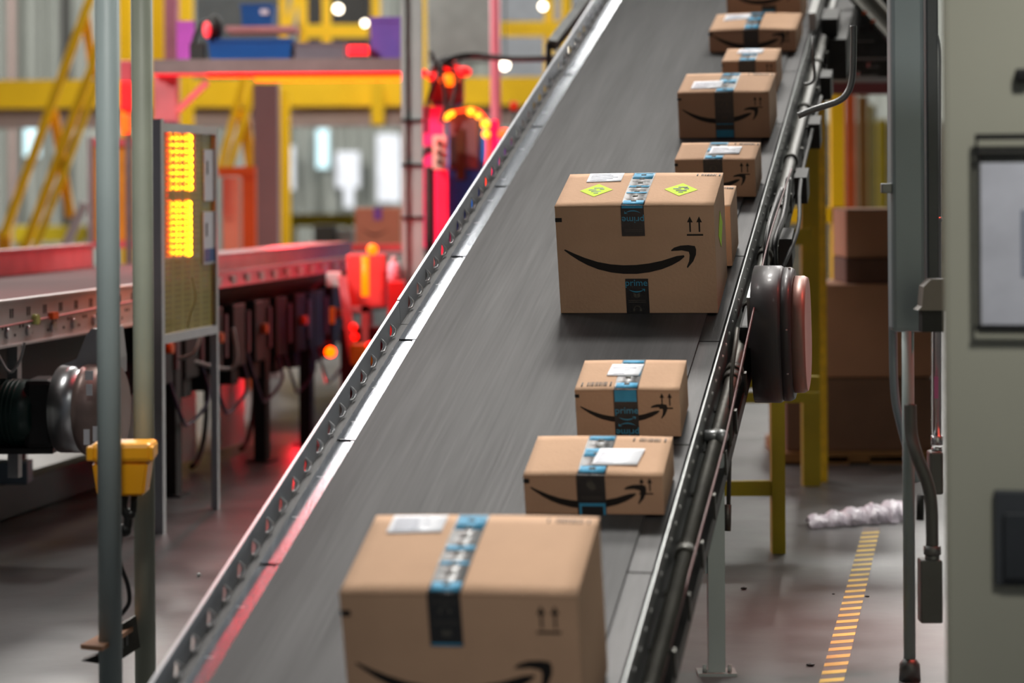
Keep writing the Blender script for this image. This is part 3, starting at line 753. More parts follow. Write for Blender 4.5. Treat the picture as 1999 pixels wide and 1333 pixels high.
for f in (.55, .68): q = c0.lerp(c1, f); box(bm, (q.x-.005, q.y-.006, q.z-.018), (q.x+.005, q.y-.003, q.z+.018))
obj('slot', bm, 'whitemetal', pl)
bm = BM(); vv = [at(157, 1258, 6.55), at(200, 1262, 6.5), at(262, 1222, 6.85), at(238, 1214, 6.95)]
vs = [bm.verts.new(q) for q in vv]; bm.faces.new(vs); r = bmesh.ops.extrude_face_region(bm, geom=list(bm.faces)); bmesh.ops.translate(bm, vec=(0, 0, -.012), verts=[g for g in r['geom'] if isinstance(g, bmesh.types.BMVert)])
obj('cardboard_scrap', bm, 'card2', sb, label='folded cardboard scrap')
bm = BM(); vv = [at(158, 1290, 6.6), at(190, 1278, 6.6), at(196, 1296, 6.6)]
vs = [bm.verts.new(q) for q in vv]; bm.faces.new(vs); r = bmesh.ops.extrude_face_region(bm, geom=list(bm.faces)); bmesh.ops.translate(bm, vec=(0, .05, 0), verts=[g for g in r['geom'] if isinstance(g, bmesh.types.BMVert)])
obj('clip', bm, 'darksteel', sb)
sc_ = floor_at(388, 1125); bm = BM(); bmesh.ops.create_icosphere(bm, subdivisions=1, radius=.009, matrix=Matrix.Translation((sc_.x, sc_.y, .007)) @ Matrix.Diagonal((1, 1, .8, 1)))
single('paper_scrap', bm, 'white', 'tiny crumpled white paper scrap on the floor left of the incline conveyor', 'litter')

# ------------------------------------------------------------------ amber mesh safety gate
g0 = floor_at(312, 1040); g1 = floor_at(421, 993)
gate = thing('safety_gate', 'aluminium framed safety gate with yellow mesh panel and two lit amber lamps', 'gate', ((g0.x+g1.x)/2, (g0.y+g1.y)/2, 0))
gd_ = (V((g1.x, g1.y, 0))-V((g0.x, g0.y, 0))); gl = gd_.length; gd_.normalize(); gn = V((gd_.y, -gd_.x, 0))
GM = Matrix(((gd_.x, gn.x*-1, 0, g0.x), (gd_.y, gn.y*-1, 0, g0.y), (0, 0, 1, 0), (0, 0, 0, 1)))
def gb(lo, hi, name, mm, parent=gate, label=None):
    bm = BM(); box(bm, lo, hi, GM); return obj(name, bm, mm, parent, label=label)
gb((-.02, -.02, 0), (.02, .02, 1.625), 'gate_post', 'alu'); gb((gl-.014, -.014, 0), (gl+.014, .014, 1.61), 'gate_post', 'alu')
gb((.02, -.015, 1.575), (gl-.02, .015, 1.61), 'top_rail', 'alu'); gb((.02, -.018, .74), (gl-.02, .018, .775), 'bottom_rail', 'alu')
gb((.02, .0, .775), (gl-.02, .006, 1.575), 'mesh_panel', 'gate')
def gx(px): # distance along the gate for an image column
    lo, hi = 0, gl
    for _ in range(40):
        m_ = (lo+hi)/2; q = V((g0.x, g0.y, 0))+gd_*m_
        if 1000+F*q.x/q.y < px: lo = m_
        else: hi = m_
    return lo
def gz(px, py):
    q = V((g0.x, g0.y, 0))+gd_*gx(px); return at(px, py, q.y).z
def gpan(x0, y0, x1, y1, dy, name, mm, parent=gate, th=.01):
    return gb((gx(x0), dy, gz((x0+x1)/2, y1)), (gx(x1), dy+th, gz((x0+x1)/2, y0)), name, mm, parent)
for (y0, y1, sh) in ((247, 372, 0), (390, 500, -4)):
    l1 = gpan(332, y0, 386+sh, y1, .012, 'amber_lamp', 'yel2', gate, .05)
    bm = BM()
    for i in range(5):
        for j in range(9):
            px_, py_ = 338+i*(9+sh*.15), y0+8+j*(y1-y0-14)/8.0
            q = V((g0.x, g0.y, 0))+gd_*gx(px_)-V((gn.x, gn.y, 0))*.010; q.z = gz(px_, py_)
            sphere(bm, q, .011+.004*(i == 4))
    obj('led_cluster', bm, 'yel', l1)
gpan(326, 246, 334, 500, .012, 'lamp_side', 'redl', gate, .03)
for (x0, y0, x1, y1) in ((396, 292, 415, 392), (394, 413, 417, 515)):
    lb = gpan(x0, y0, x1, y1, -.006, 'notice', 'label', gate, .003)
    bm = BM(); 
    gpan(x0+5, y0+22, x0+7, y0+48, -.008, 'notice_print', 'ink', lb, .001)
gpan(396, 485, 415, 510, -.008, 'notice_print', 'bluebin', lb, .001)
gpan(378, 245, 386, 262, .0, 'lamp_mount', 'darksteel', gate, .02)
bm = BM(); tube(bm, smooth_path([at(375, 540, 10.3), at(382, 580, 10.3), at(372, 615, 10.3), at(366, 640, 10.3)]), .004, 6); obj('cable', bm, mat('pale_cable', (200,195,130), .5), gate)

# ------------------------------------------------------------------ overhead beam, post and bins
bmY = 14.0
ob = thing('overhead_beam', 'grey horizontal beam with glowing red and orange light strip below', 'beam', at(540, 140, bmY))
obj('beam_body', pb(298, 116, 786, 140, bmY, .5), mat('beam_grey', (120,112,110), .5), ob)
obj('red_light_strip', pb(405, 141, 784, 148, bmY+.02, .1), 'redl', ob)
obj('orange_light_strip', pb(498, 148, 784, 157, bmY+.03, .08), 'orl', ob)
obj('rose_lit_strip', pb(300, 141, 405, 147, bmY+.05, .1), mat('rose_lit_glow', (255,90,90), .4, emit=(255,50,60), es=1.2), ob)  # no LED here: glow stands for pink light on the left beam end
bm = BM(); bar(bm, at(345, 218, bmY), at(405, 160, bmY), .035); obj('brace', bm, mat('brace_rose', (225,110,110), .5), ob)
bm = BM(); pb(300, 140, 344, 236, bmY+.1, .1, bm); obj('hanger', bm, mat('hanger_rose', (190,110,115), .5), ob)
sp = thing('strut_post', 'tall grey metal strut post with cable ties beside the red scanner', 'post', (at(803, 500, 13.5).x, 13.5, 0))
a = at(785, 500, 13.5); b = at(826, 500, 13.5)
bm = BM(); box(bm, (a.x, 13.5, 0), (a.x+.022, 13.6, 2.5)); box(bm, (b.x-.05, 13.5, 0), (b.x, 13.6, 2.5)); box(bm, (a.x, 13.53, 0), (b.x, 13.6, 2.5)); obj('post_channel', bm, mat('strut_grey', (172,177,174), .5, 0, .05), sp)
for y in (235, 322, 425):
    q = at(800, y, 13.49); bm = BM(); box(bm, (a.x-.004, 13.485, q.z-.006), (b.x+.004, 13.605, q.z+.006)); obj('cable_tie', bm, 'cable', sp)
def tote(name, x0, y0, x1, y1, Y, dep, mm, label, group=None):
    t = thing(name, label, 'bin', at((x0+x1)/2, y1, Y), group)
    a, b = at(x0, y0, Y), at(x1, y1, Y); bm = BM()
    # tapered open tub
    w = (b.x-a.x); k = w*.03; th = .006
    def ring(z, s): return [bm.verts.new(q) for q in ((a.x+s, Y+s, z), (b.x-s, Y+s, z), (b.x-s, Y+dep-s, z), (a.x+s, Y+dep-s, z))]
    r0, r1, r2, r3 = ring(b.z, k), ring(a.z, 0), ring(a.z, th), ring(b.z+th, k+th)
    for A, B in ((r0, r1), (r1, r2), (r2, r3)):
        for i in range(4): bm.faces.new((A[i], A[(i+1) % 4], B[(i+1) % 4], B[i]))
    bm.faces.new(r0); bm.faces.new(r3); obj('tub', bm, mm, t)
    bm = BM(); h = a.z-b.z
    for (lo, hi) in (((a.x-.006, Y-.006, a.z-h*.12), (b.x+.006, Y+.004, a.z)), ((a.x-.006, Y+dep-.004, a.z-h*.12), (b.x+.006, Y+dep+.006, a.z)), ((a.x-.006, Y, a.z-h*.12), (a.x+.004, Y+dep, a.z)), ((b.x-.004, Y, a.z-h*.12), (b.x+.006, Y+dep, a.z))): box(bm, lo, hi)
    obj('rim', bm, mm, t)
    return t
tote('storage_bin', 405, 76, 570, 115, bmY+.05, .35, 'bluebin', 'long dark blue plastic bin standing on the overhead beam')
tote('storage_bin', 574, 84, 674, 115, bmY+.06, .3, 'greybin', 'grey plastic bin on the overhead beam right of the long blue bin')
tote('storage_bin', 470, 8, 532, 50, bmY+1.5, .3, mat('bright_blue_bin', (20,95,170), .45), 'small bright blue bin on a shelf above the long blue bin')
obj('bin_label', pb(508, 18, 524, 28, bmY+1.485, .004), 'label', bpy.data.objects['storage_bin.002'])
single('shelf_board', pb(440, 51, 575, 60, bmY+1.45, .4), mat('rose_board', (205,150,150), .5), 'thin pale rose shelf board under the small blue bin', 'shelf')
single('panel_board', pb(345, 41, 379, 115, bmY+.3, .04), mat('magenta_board', (200,80,190), .5), 'upright magenta board at the left end of the overhead beam', 'panel')
tote('storage_bin', 722, 33, 783, 115, bmY+.12, .3, 'purple', 'tall purple bin on the overhead beam beside the strut post')
t = thing('warning_lamp', 'small glowing red lamp on the overhead beam between grey and purple bins', 'lamp', at(700, 115, bmY))
obj('lamp_base', pb(682, 108, 720, 115, bmY+.05, .1), 'darksteel', t); obj('lens', pb(678, 88, 719, 109, bmY+.05, .1, None, .01), mat('red_lens', (255,50,60), .3, emit=(255,20,30), es=2.2), t)
t = thing('task_lamp', 'dark gooseneck camera lamp standing on the beam left of the blue bin', 'lamp', at(385, 115, bmY))
bm = BM(); tube(bm, smooth_path([at(380, 115, bmY+.1), at(378, 80, bmY+.1), at(392, 48, bmY+.1), at(408, 40, bmY+.1)]), .012, 8); sphere(bm, at(420, 55, bmY+.1), .055, .8, 1, 1.4); pb(370, 84, 398, 115, bmY+.05, .1, bm); obj('lamp_body', bm, 'darksteel', t)
bm = BM(); sphere(bm, at(404, 58, bmY+.02), .028, .8, 1, 1.6); obj('lens', bm, mat('pink_lens', (255,90,100), .3, emit=(255,50,60), es=1.4), t)

# ------------------------------------------------------------------ scanner tunnel
tY = 14.3
tn = thing('scanner_cabinet', 'blue scanner cabinet with arched glowing orange and red light strips', 'machine', (at(915, 500, tY).x, tY, 0))
a, b = at(872, 235, tY), at(960, 235, tY)
bm = BM(); box(bm, (a.x, tY, 0), (b.x, tY+.6, a.z), None, .01)
obj('cabinet_body', bm, mat('cabinet_blue', (30,120,215), .45), tn)
obj('front_panel', pb(876, 222, 934, 330, tY-.02, .03, None, .006), 'brown', tn)
obj('dark_slot', pb(890, 252, 908, 352, tY-.03, .02), mat('slot_brown', (70,40,5), .5), tn)
obj('dark_side_panel', pb(878, 265, 890, 325, tY-.025, .02), mat('panel_dark', (45,25,25), .5), tn)  # narrow dark panel beside the slot
bm = BM()
arch = [at(868, 235, tY-.02), at(876, 222, tY-.02), at(900, 216, tY-.02), at(925, 214, tY-.02), at(942, 224, tY-.02), at(950, 245, tY-.02), at(953, 300, tY-.02), at(944, 372, tY-.02)]
tube(bm, smooth_path(arch), .011, 10); obj('arch_light', bm, mat('arch_led', (255,60,20), .4, emit=(255,60,5), es=2), tn)
bm = BM()
bulb_ = mat('bulb_led', (255,190,40), .4, emit=(255,140,20), es=4)
for (x, y, r) in ((872, 228, .02), (882, 222, .018), (919, 218, .022), (934, 226, .018), (948, 242, .026), (949, 262, .022)): obj('amber_bulb', sphere(BM(), at(x, y, tY-.04), r), bulb_, tn)
obj('rose_side_strip', pb(955, 235, 972, 350, tY+.05, .05), mat('magenta_led', (255,30,90), .4, emit=(255,10,60), es=2.0), tn)
single('machine_panel', (lambda b_: (box(b_, (at(823, 0, tY).x, tY+.02, 1.0), (at(864, 0, tY).x, tY+.06, at(840, 207, tY).z)), b_)[1])(BM()), mat('magenta_lit_panel', (225,60,130), .5, emit=(230,10,70), es=.25), 'upright magenta-lit panel left of the blue scanner cabinet', 'panel')  # no lamp: its glow stands for red light falling on the panel
bm = BM(); a, b = at(828, 325, tY-.1), at(850, 470, tY-.1); 
z = b.z
while z < a.z: tube(bm, [((a.x+b.x)/2, tY-.1, z), ((a.x+b.x)/2, tY-.1, z+.012)], (b.x-a.x)/2, 14); z += .02
tube(bm, [((a.x+b.x)/2, tY-.1, .9), ((a.x+b.x)/2, tY-.1, a.z)], (b.x-a.x)/2*.85, 14)
tag(single('flexible_hose', bm, 'darksteel', 'ribbed dark hose hanging under the magenta-lit panel', 'hose'))
st = thing('switch_box', 'beige switch box with three dark knobs in front of the scanner cabinet', 'switch box', at(858, 330, tY-.2))
obj('switch_body', pb(844, 264, 873, 331, tY-.25, .1, None, .01), 'beige', st)
for y in (279, 298, 316): q = at(858, y, tY-.25); bm = BM(); tube(bm, [q, q-V((0, .03, 0))], .016); obj('knob', bm, 'ink', st)
bm = BM(); tube(bm, smooth_path([at(846, 295, tY-.15), at(832, 292, tY-.15), at(822, 305, tY-.15)]), .022, 8); obj('cable', bm, 'cable', st)
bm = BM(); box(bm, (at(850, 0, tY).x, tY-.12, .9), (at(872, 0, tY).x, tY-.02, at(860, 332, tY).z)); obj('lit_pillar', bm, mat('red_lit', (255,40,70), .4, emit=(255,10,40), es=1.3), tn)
cl = thing('barcode_scanner', 'cluster of red-lit scanner heads with tangled cables above the blue cabinet', 'scanner', at(865, 200, tY))
bm = BM(); pb(838, 128, 905, 205, tY+.1, .3, bm, .03); obj('scanner_body', bm, mat('scanner_red', (120,30,30), .5), cl)
for (x, y, r, mm) in ((877, 156, .05, 'orl'), (847, 150, .035, 'redl'), (822, 143, .035, 'redl'), (905, 140, .04, 'redl'), (880, 128, .04, 'redl')):
    bm = BM(); sphere(bm, at(x, y, tY+.05), r, 1.1, .5, .7); obj('scanner_lens', bm, mm if mm == 'orl' else mat('dim_red_led', (255,30,30), .4, emit=(255,14,20), es=2), cl)
bm = BM()
for (pts) in (((840, 100), (862, 150), (870, 200), (860, 240)), ((875, 110), (858, 140), (835, 200), (832, 260)), ((860, 125), (885, 135), (890, 170), (878, 215)), ((845, 130), (865, 115), (885, 125), (900, 118))):
    tube(bm, smooth_path([at(x, y, tY-.1) for x, y in pts]), .012, 8)
obj('cable', bm, 'cable', cl)
bm = BM(); tube(bm, smooth_path([at(862, 125, 13.8), at(890, 112, 13.8), at(930, 108, 13.8), at(1000, 115, 13.6), at(1110, 113, 13.3)]), .017, 10)
single('hanging_cable', bm, 'cable', 'thick black cable running sideways from the scanner towards the incline conveyor', 'cable')
bm = BM(); a = at(968, 250, 15.5); tube(bm, [(a.x, 15.5, 0), (a.x, 15.5, 2.7)], .032, 16)
single('upright_pipe', bm, mat('red_lit_pipe', (215,110,125), .45, 0, .03, 2, emit=(230,20,50), es=.1), 'tall upright pipe lit rose-red, behind the scanner cabinet', 'pipe')  # tint and faint glow stand for red light falling on the pipe
t = thing('signal_beacon', 'small orange signal beacon on a thin pole, left of the incline conveyor', 'beacon', (at(1003, 260, 15).x, 15, 0))
bm = BM(); q = at(1003, 215, 15); tube(bm, [(q.x, 15, 0), (q.x, 15, q.z)], .014, 10); obj('beacon_pole', bm, 'galv_dark', t)
bm = BM(); tube(bm, [q, at(1003, 198, 15)], .022, 12); obj('beacon_lens', bm, mat('dim_orange', (220,60,10), .4, emit=(230,40,0), es=.6), t)
t = thing('signal_beacon', 'glowing orange beacon on a short purple post right of the scanner cabinet', 'beacon', (at(985, 300, 14.2).x, 14.2, 0))
bm = BM(); q = at(985, 268, 14.2); box(bm, (q.x-.04, 14.2, 0), (q.x+.04, 14.3, q.z)); obj('beacon_post', bm, 'purple', t)
bm = BM(); sphere(bm, at(985, 262, 14.2), .035, 1.1, 1, .9); obj('beacon_lens', bm, mat('hot_orange', (255,80,20), .4, emit=(255,50,10), es=5), t)

# ------------------------------------------------------------------ red-lit station at the end of the left conveyor
wY = 13.3
ws = thing('inspection_station', 'red-lit machine station with glowing orange tube beside the left conveyor end', 'machine', (at(700, 600, wY).x, wY, 0))
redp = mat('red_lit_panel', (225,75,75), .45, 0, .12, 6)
bm = BM(); pb(676, 497, 754, 600, wY+.1, .1, bm, .01); obj('back_panel', bm, redp, ws)
bm = BM(); q = at(713, 500, wY); r_ = at(713, 578, wY); tube(bm, [q, r_], .021, 14); obj('orange_tube_light', bm, 'orl', ws)
bm = BM(); sphere(bm, at(727, 487, wY), .03); obj('amber_bulb', bm, 'orl', ws)
bm = BM(); a = at(700, 598, wY-.1); box(bm, (at(702, 0, wY-.1).x, wY-.1, 0), (at(715, 0, wY-.1).x, wY-.06, a.z)); box(bm, (at(672, 0, wY-.1).x, wY-.1, a.z-.03), (at(715, 0, wY-.1).x, wY-.06, a.z)); obj('white_frame', bm, 'white', ws)
bm = BM(); bar(bm, at(668, 540, wY-.2), at(690, 700, wY-.2), .045); obj('slanted_post', bm, mat('rose_post', (225,130,135), .45), ws)
bm = BM(); pb(636, 532, 665, 560, wY-.2, .12, bm, .008); obj('white_box', bm, 'white', ws)
bm = BM(); pb(643, 600, 653, 632, wY-.25, .05, bm); obj('yellow_block', bm, 'yellow', ws)
bm = BM(); sphere(bm, at(645, 687, wY-.5), .028); obj('glowing_knob', bm, mat('hot_knob', (255,70,20), .4, emit=(255,60,0), es=9), ws)
bm = BM(); 
for (x, y) in ((690, 638), (693, 657), (722, 674)): sphere(bm, at(x, y, wY-.3), .02)
obj('red_indicator', bm, 'redl', ws)
bm = BM(); box(bm, (at(660, 0, wY).x, wY, 0), (at(752, 0, wY).x, wY+.2, at(700, 640, wY).z), None, .01); obj('machine_base', bm, mat('dark_plum', (60,20,30), .6), ws)
bm = BM(); pb(683, 672, 733, 712, wY-.3, .12, bm, .01); obj('yellow_block', bm, 'ybox', ws)
t = thing('spray_bottle', 'pink-lit white bottle standing on the red box near the conveyor rail', 'bottle', at(769, 548, wY-.1))
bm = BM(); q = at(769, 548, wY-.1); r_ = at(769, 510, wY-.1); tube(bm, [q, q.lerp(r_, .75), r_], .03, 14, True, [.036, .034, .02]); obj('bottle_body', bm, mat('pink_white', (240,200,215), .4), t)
bm = BM(); tube(bm, [r_, at(769, 500, wY-.1)], .016, 10); obj('cap', bm, 'white', t)
bm = BM(); box(bm, (at(757, 0, wY).x, wY-.2, 0), (at(790, 0, wY).x, wY, at(770, 548, wY-.1).z), None, .008)
single('red_cabinet', bm, 'red', 'narrow red box carrying a bottle, beside the strut post', 'cabinet')
bm = BM(); q0 = at(640, 478, 16.5); 
box(bm, (q0.x, 16.5, .9), (at(780, 0, 16.5).x, 16.62, q0.z-.0)); obj('end_guard', bm, redp, lc)

# small items between the poles
t = thing('signal_tower', 'red and orange lit signal unit seen between the two left poles', 'lamp', (at(245, 260, 14.7).x, 14.7, 0))
obj('tower_body', (lambda b_: (box(b_, (at(240, 0, 14.7).x, 14.75, 0), (at(252, 0, 14.7).x, 14.8, at(245, 210, 14.7).z)), b_)[1])(BM()), 'galv', t)
obj('red_lens', pb(233, 160, 258, 216, 14.65, .1, None, .01), mat('tower_red', (255,40,40), .4, emit=(255,15,20), es=1.8), t)
obj('rose_cap', pb(233, 118, 258, 160, 14.66, .1, None, .01), mat('tower_rose', (215,95,105), .4), t)
obj('orange_lens', pb(236, 222, 251, 260, 14.64, .08, None, .01), mat('tower_orange', (255,90,20), .4, emit=(255,60,10), es=3.5), t)
t = thing('guard_panel', 'amber tinted guard panel in a rose frame behind the two left poles', 'panel', (at(215, 480, 15).x, 15, 0))
obj('tinted_panel', pb(182, 282, 262, 470, 15.0, .01), mat('amber_tint', (205,150,40), .4), t)
bm = BM(); pb(170, 268, 182, 805, 14.98, .05, bm); pb(262, 268, 266, 805, 14.98, .05, bm); obj('panel_post', bm, 'alud', t)
bm = BM(); pb(182, 270, 264, 284, 14.98, .05, bm); pb(182, 470, 264, 484, 14.98, .05, bm); obj('panel_rail', bm, mat('rail_rose', (205,100,105), .45), t)
bm = BM(); box(bm, (at(298, 0, 15.4).x, 15.4, 0), (at(316, 0, 15.4).x, 15.5, at(300, 232, 15.4).z)); single('purple_post', bm, 'purple', 'vertical purple post just behind the safety gate frame', 'post')

# ------------------------------------------------------------------ mezzanine, stairs, posts
mz = 24.0
mt = thing('mezzanine_edge', 'yellow mezzanine edge beam with brown steel band under it, across the background', 'beam', at(700, 245, mz))
obj('yellow_fascia', pb(-120, 157, 1190, 204, mz, .3), 'yellow', mt); obj('steel_band', pb(-120, 204, 1190, 243, mz+.1, .3), 'mauve', mt)
for x_ in (-60, 517, 1150): obj('support_post', (lambda q: box(BM(), (q.x-.1, mz+.15, 0), (q.x+.1, mz+.35, q.z)))(at(x_, 240, mz)), 'mauve', mt)
obj('deck', box(BM(), (at(-120, 0, mz).x, mz+.3, at(0, 160, mz).z-.06), (at(1190, 0, mz).x, 36, at(0, 160, mz).z)), 'galv_dark', mt)
single('mezzanine_hanger', pb(724, 158, 748, 243, mz-.3, .2), 'yellow', 'short yellow hanger plate fixed on the mezzanine edge beam', 'plate')
def railing(label, posts, rails, Y, name='safety_railing'):
    xs = [q for p_ in posts for q in (p_[0], p_[1])]
    t = thing(name, label, 'railing', at(sum(xs)/len(xs), max(p_[3] for p_ in posts), Y), 'yellow railings on the mezzanine')
    for (x0, x1, y0, y1) in posts: obj('railing_post', pb(x0, y0, x1, y1, Y, .08), 'yellow', t)
    for (x0, x1, y0, y1) in rails: obj('railing_bar', pb(x0, y0, x1, y1, Y-.02, .05), 'yellow', t)
    return t
railing('yellow safety railing on the mezzanine, behind the grey and purple bins', ((545, 560, -30, 155), (582, 600, -30, 155), (628, 646, -30, 155), (724, 743, -30, 155)), ((582, 720, 48, 73),), mz+.05)
railing('yellow safety railing on the mezzanine, left of the upper incline conveyor', ((1062, 1082, -30, 153), (1095, 1118, -30, 153), (812, 832, -30, 154)), ((935, 1140, 42, 70),), mz+.05)
bm = BM(); bar(bm, at(560, 62, mz-.4), at(583, -20, mz-.4), .06); single('railing_brace', bm, 'yellow', 'slanted pale yellow brace above the blue bin', 'brace')
for (x0, x1, Y, lab) in ((231, 256, 21, 'tall yellow post showing between the two left poles'), (294, 319, 20, 'tall yellow post just right of the two left poles'), (347, 374, 23, 'tall yellow post behind the magenta board')):
    a, b = at(x0, 0, Y), at(x1, 0, Y); bm = BM(); box(bm, (a.x, Y, 0), (b.x, Y+.12, 3.4)); single('yellow_post', bm, 'yellow', lab, 'post', 'yellow posts under the mezzanine')
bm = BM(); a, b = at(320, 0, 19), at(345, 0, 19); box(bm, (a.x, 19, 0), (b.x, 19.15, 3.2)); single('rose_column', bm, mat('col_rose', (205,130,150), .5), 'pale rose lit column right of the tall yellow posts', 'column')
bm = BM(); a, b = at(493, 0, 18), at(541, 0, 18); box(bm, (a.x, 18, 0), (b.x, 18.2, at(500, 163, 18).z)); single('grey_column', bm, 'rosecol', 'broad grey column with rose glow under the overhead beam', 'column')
bm = BM(); a, b = at(545, 0, 21), at(563, 0, 21); box(bm, (a.x, 21, 0), (b.x, 21.12, 2.1)); single('yellow_post', bm, 'yellow', 'yellow post just right of the broad grey column', 'post', 'yellow posts under the mezzanine')
# cabinet and dark machinery above
single('wall_cabinet', pb(834, -40, 962, 118, 20, .5, None, .01), mat('pale_cabinet', (165,170,165), .5), 'large pale grey cabinet at the top behind the strut post', 'cabinet')
single('dark_cabinet', pb(590, -60, 722, 191, 30, .5), 'darksteel', 'dark machine block behind the yellow mezzanine railing', 'machine')
single('dark_machine', pb(380, -60, 545, 169, 26, .5), mat('machine_grey', (70,75,80), .5), 'dark grey machine high up behind the blue bins', 'machine')
single('upper_deck', pb(960, -60, 1200, 188, 30, .5), mat('upper_grey', (128,132,138), .5), 'dark grey upper machinery behind the yellow railing left of the conveyor top', 'machine')
for i, (x, y, r) in enumerate(((660, 17, 13), (712, 45, 9), (945, 101, 11), (985, 127, 14), (1060, 12, 11), (962, 60, 7), (1117, 95, 8))):
    Y = 22.5; t = thing('work_light', ['round white work light high behind the yellow railing, brightest', 'small round white light above the purple bin', 'round white light just left of the rose-red pipe', 'round white light right of the rose-red pipe, lower of the near pair', 'round white light at the very top near the upper conveyor', 'smaller white light right on top of the rose-red pipe outline', 'faint small light beside the upper left conveyor rail'][i], 'light', at(x, y+5, Y), 'work lights high above the mezzanine')
    bm = BM(); q = at(x, y, Y); tube(bm, [q, q+V((0, .04, 0))], r*.6/F*Y, 20); obj('lens', bm, 'lamp', t)
    bm = BM(); tube(bm, [q+V((0, .04, 0)), q+V((0, .1, 0))], r*.7/F*Y, 20); obj('housing', bm, 'darksteel', t)
    bm = BM(); tube(bm, [q+V((0, .07, 0)), V((q.x, q.y+.07, 12))], .008, 6); obj('suspension_cable', bm, 'cable', t)
# stairs
def stair(label, rails, posts, Y):
    t = thing('yellow_staircase', label, 'staircase', at(rails[0][0], rails[0][1], Y))
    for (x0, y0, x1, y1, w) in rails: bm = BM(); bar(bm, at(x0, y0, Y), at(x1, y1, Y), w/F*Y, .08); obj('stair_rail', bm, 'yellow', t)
    for (x0, y0, x1, y1, w) in posts: bm = BM(); bar(bm, at(x0, y0, Y+.1), at(x1, y1, Y+.1), w/F*Y, .06); obj('stair_post', bm, mat('stair_orange_yellow', (222,160,15), .5), t)  # posts in a more orange yellow than the rails
    return t
stair('long yellow staircase with handrails rising at the far left', ((6, 462, 186, -30, 15), (42, 500, 206, 60, 15), (62, 505, 206, 120, 11)), ((166, 30, 184, 150, 17), (104, 215, 124, 330, 17), (118, 310, 138, 425, 17), (8, 450, 10, 640, 24)), 19)
stair('short yellow staircase rail behind the safety gate', ((428, 335, 486, 120, 13), (445, 335, 500, 160, 13)), ((474, 215, 492, 335, 22),), 20)
bm = BM(); bar(bm, at(20, 728, 18), at(166, 395, 18), .06); single('white_brace', bm, 'white', 'slanted white bar at the foot of the long yellow staircase', 'bar')
single('yellow_barrier', pb(150, 470, 160, 579, 30.1, .1, pb(35, 470, 45, 579, 30.1, .1, pb(25, 442, 168, 472, 30, .3))), 'yellow2', 'dull yellow barrier behind the foot of the long yellow staircase', 'barrier')
single('yellow_barrier', pb(675, 440, 685, 579, 30.1, .1, pb(570, 440, 580, 579, 30.1, .1, pb(563, 418, 692, 442, 30, .3))), 'yellow2', 'dull yellow barrier behind the distant smile-print carton', 'barrier')
single('dark_crate', pb(612, 440, 655, 663, 22, .4), 'darksteel', 'dark crate left of the distant smile-print carton', 'crate')
single('light_crate', pb(660, 448, 690, 663, 22, .4), 'galv', 'light grey crate beside the distant smile-print carton', 'crate')
t = thing('orange_frame', 'orange steel frame right behind the safety gate', 'frame', (at(470, 480, 17).x, 17, 0))
a, b = at(466, 0, 17), at(496, 0, 17); bm = BM(); box(bm, (a.x, 17, 0), (b.x, 17.1, at(480, 325, 17).z)); obj('frame_post', bm, 'orange', t)
bm = BM(); pb(425, 326, 496, 344, 16.98, .08, bm); obj('frame_bar', bm, 'orange', t)
t = far_carton('distant brown carton with smile print under the orange frame', 434, 346, 466, 497, 15.4, .25, True, False)

# ------------------------------------------------------------------ right background
def rect_post(x0, x1, Y, z0, z1, dep=.08, bm=None):
    bm = bm or BM(); a, b = at(x0, 600, Y), at(x1, 600, Y); return box(bm, (a.x, Y, z0), (b.x, Y+dep, z1))
yf = thing('support_frame', 'yellow steel support frame on posts right of the incline conveyor', 'frame', floor_at(1590, 950))
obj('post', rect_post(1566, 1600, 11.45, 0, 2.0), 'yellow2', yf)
obj('post', rect_post(1590, 1614, 11.6, 0, 2.0), 'yellowbump', yf, label='bumpy yellow post side, painted bright as lit')  # lit side of the same post, painted as a brighter yellow copy
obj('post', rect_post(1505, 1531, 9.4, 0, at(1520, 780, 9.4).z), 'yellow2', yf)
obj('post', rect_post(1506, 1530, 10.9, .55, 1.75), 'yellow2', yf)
obj('crossbar', pb(1395, 940, 1506, 968, 9.42, .04), 'yellow2', yf)
obj('crossbar', pb(1415, 736, 1600, 757, 10.4, .05), 'yellow2', yf); obj('crossbar', pb(1415, 767, 1600, 786, 10.35, .05), 'yellow2', yf)
obj('crossbar', pb(1528, 447, 1585, 478, 11.3, .05), 'yellow2', yf)
yg = thing('support_frame', 'second yellow post frame directly behind the bumpy yellow post', 'frame', (at(1640, 600, 14).x, 14, 0))
obj('post', rect_post(1625, 1650, 14, at(1640, 550, 14).z-.0, 2.1), 'yellow', yg)
obj('crossbar', pb(1520, 405, 1650, 435, 14.0, .06), 'yellow', yg)
obj('base_post', rect_post(1628, 1647, 14.05, 0, 1), 'yellow2', yg)
for (x0, x1, Y, z, mm, lab) in ((1653, 1672, 19, 2.1, mat('deep_orange', (180,75,15), .5), 'bright orange rack upright between yellow post and grey trunking'), (1678, 1696, 21, 2.05, mat('dim_orange_paint', (120,80,20), .5), 'brownish orange rack upright left of grey trunking'), (1700, 1711, 22, 2.0, mat('rack_olive', (112,98,20), .5), 'narrow yellow rack upright further back near the grey trunking'), (1716, 1734, 23, 1.9, mat('rack_yellow', (150,132,10), .5), 'bright yellow rack upright touching the grey trunking')):
    single('rack_upright', rect_post(x0, x1, Y, 0, z), mm, lab, 'rack post', 'rack uprights far behind on the right')
single('rack_back_panel', pb(1500, 240, 1860, 603, 27, .1), mat('pale_grid', (82,78,66), .6, 0, .4, 5), 'pale patchy backing far behind the yellow and orange posts', 'panel')
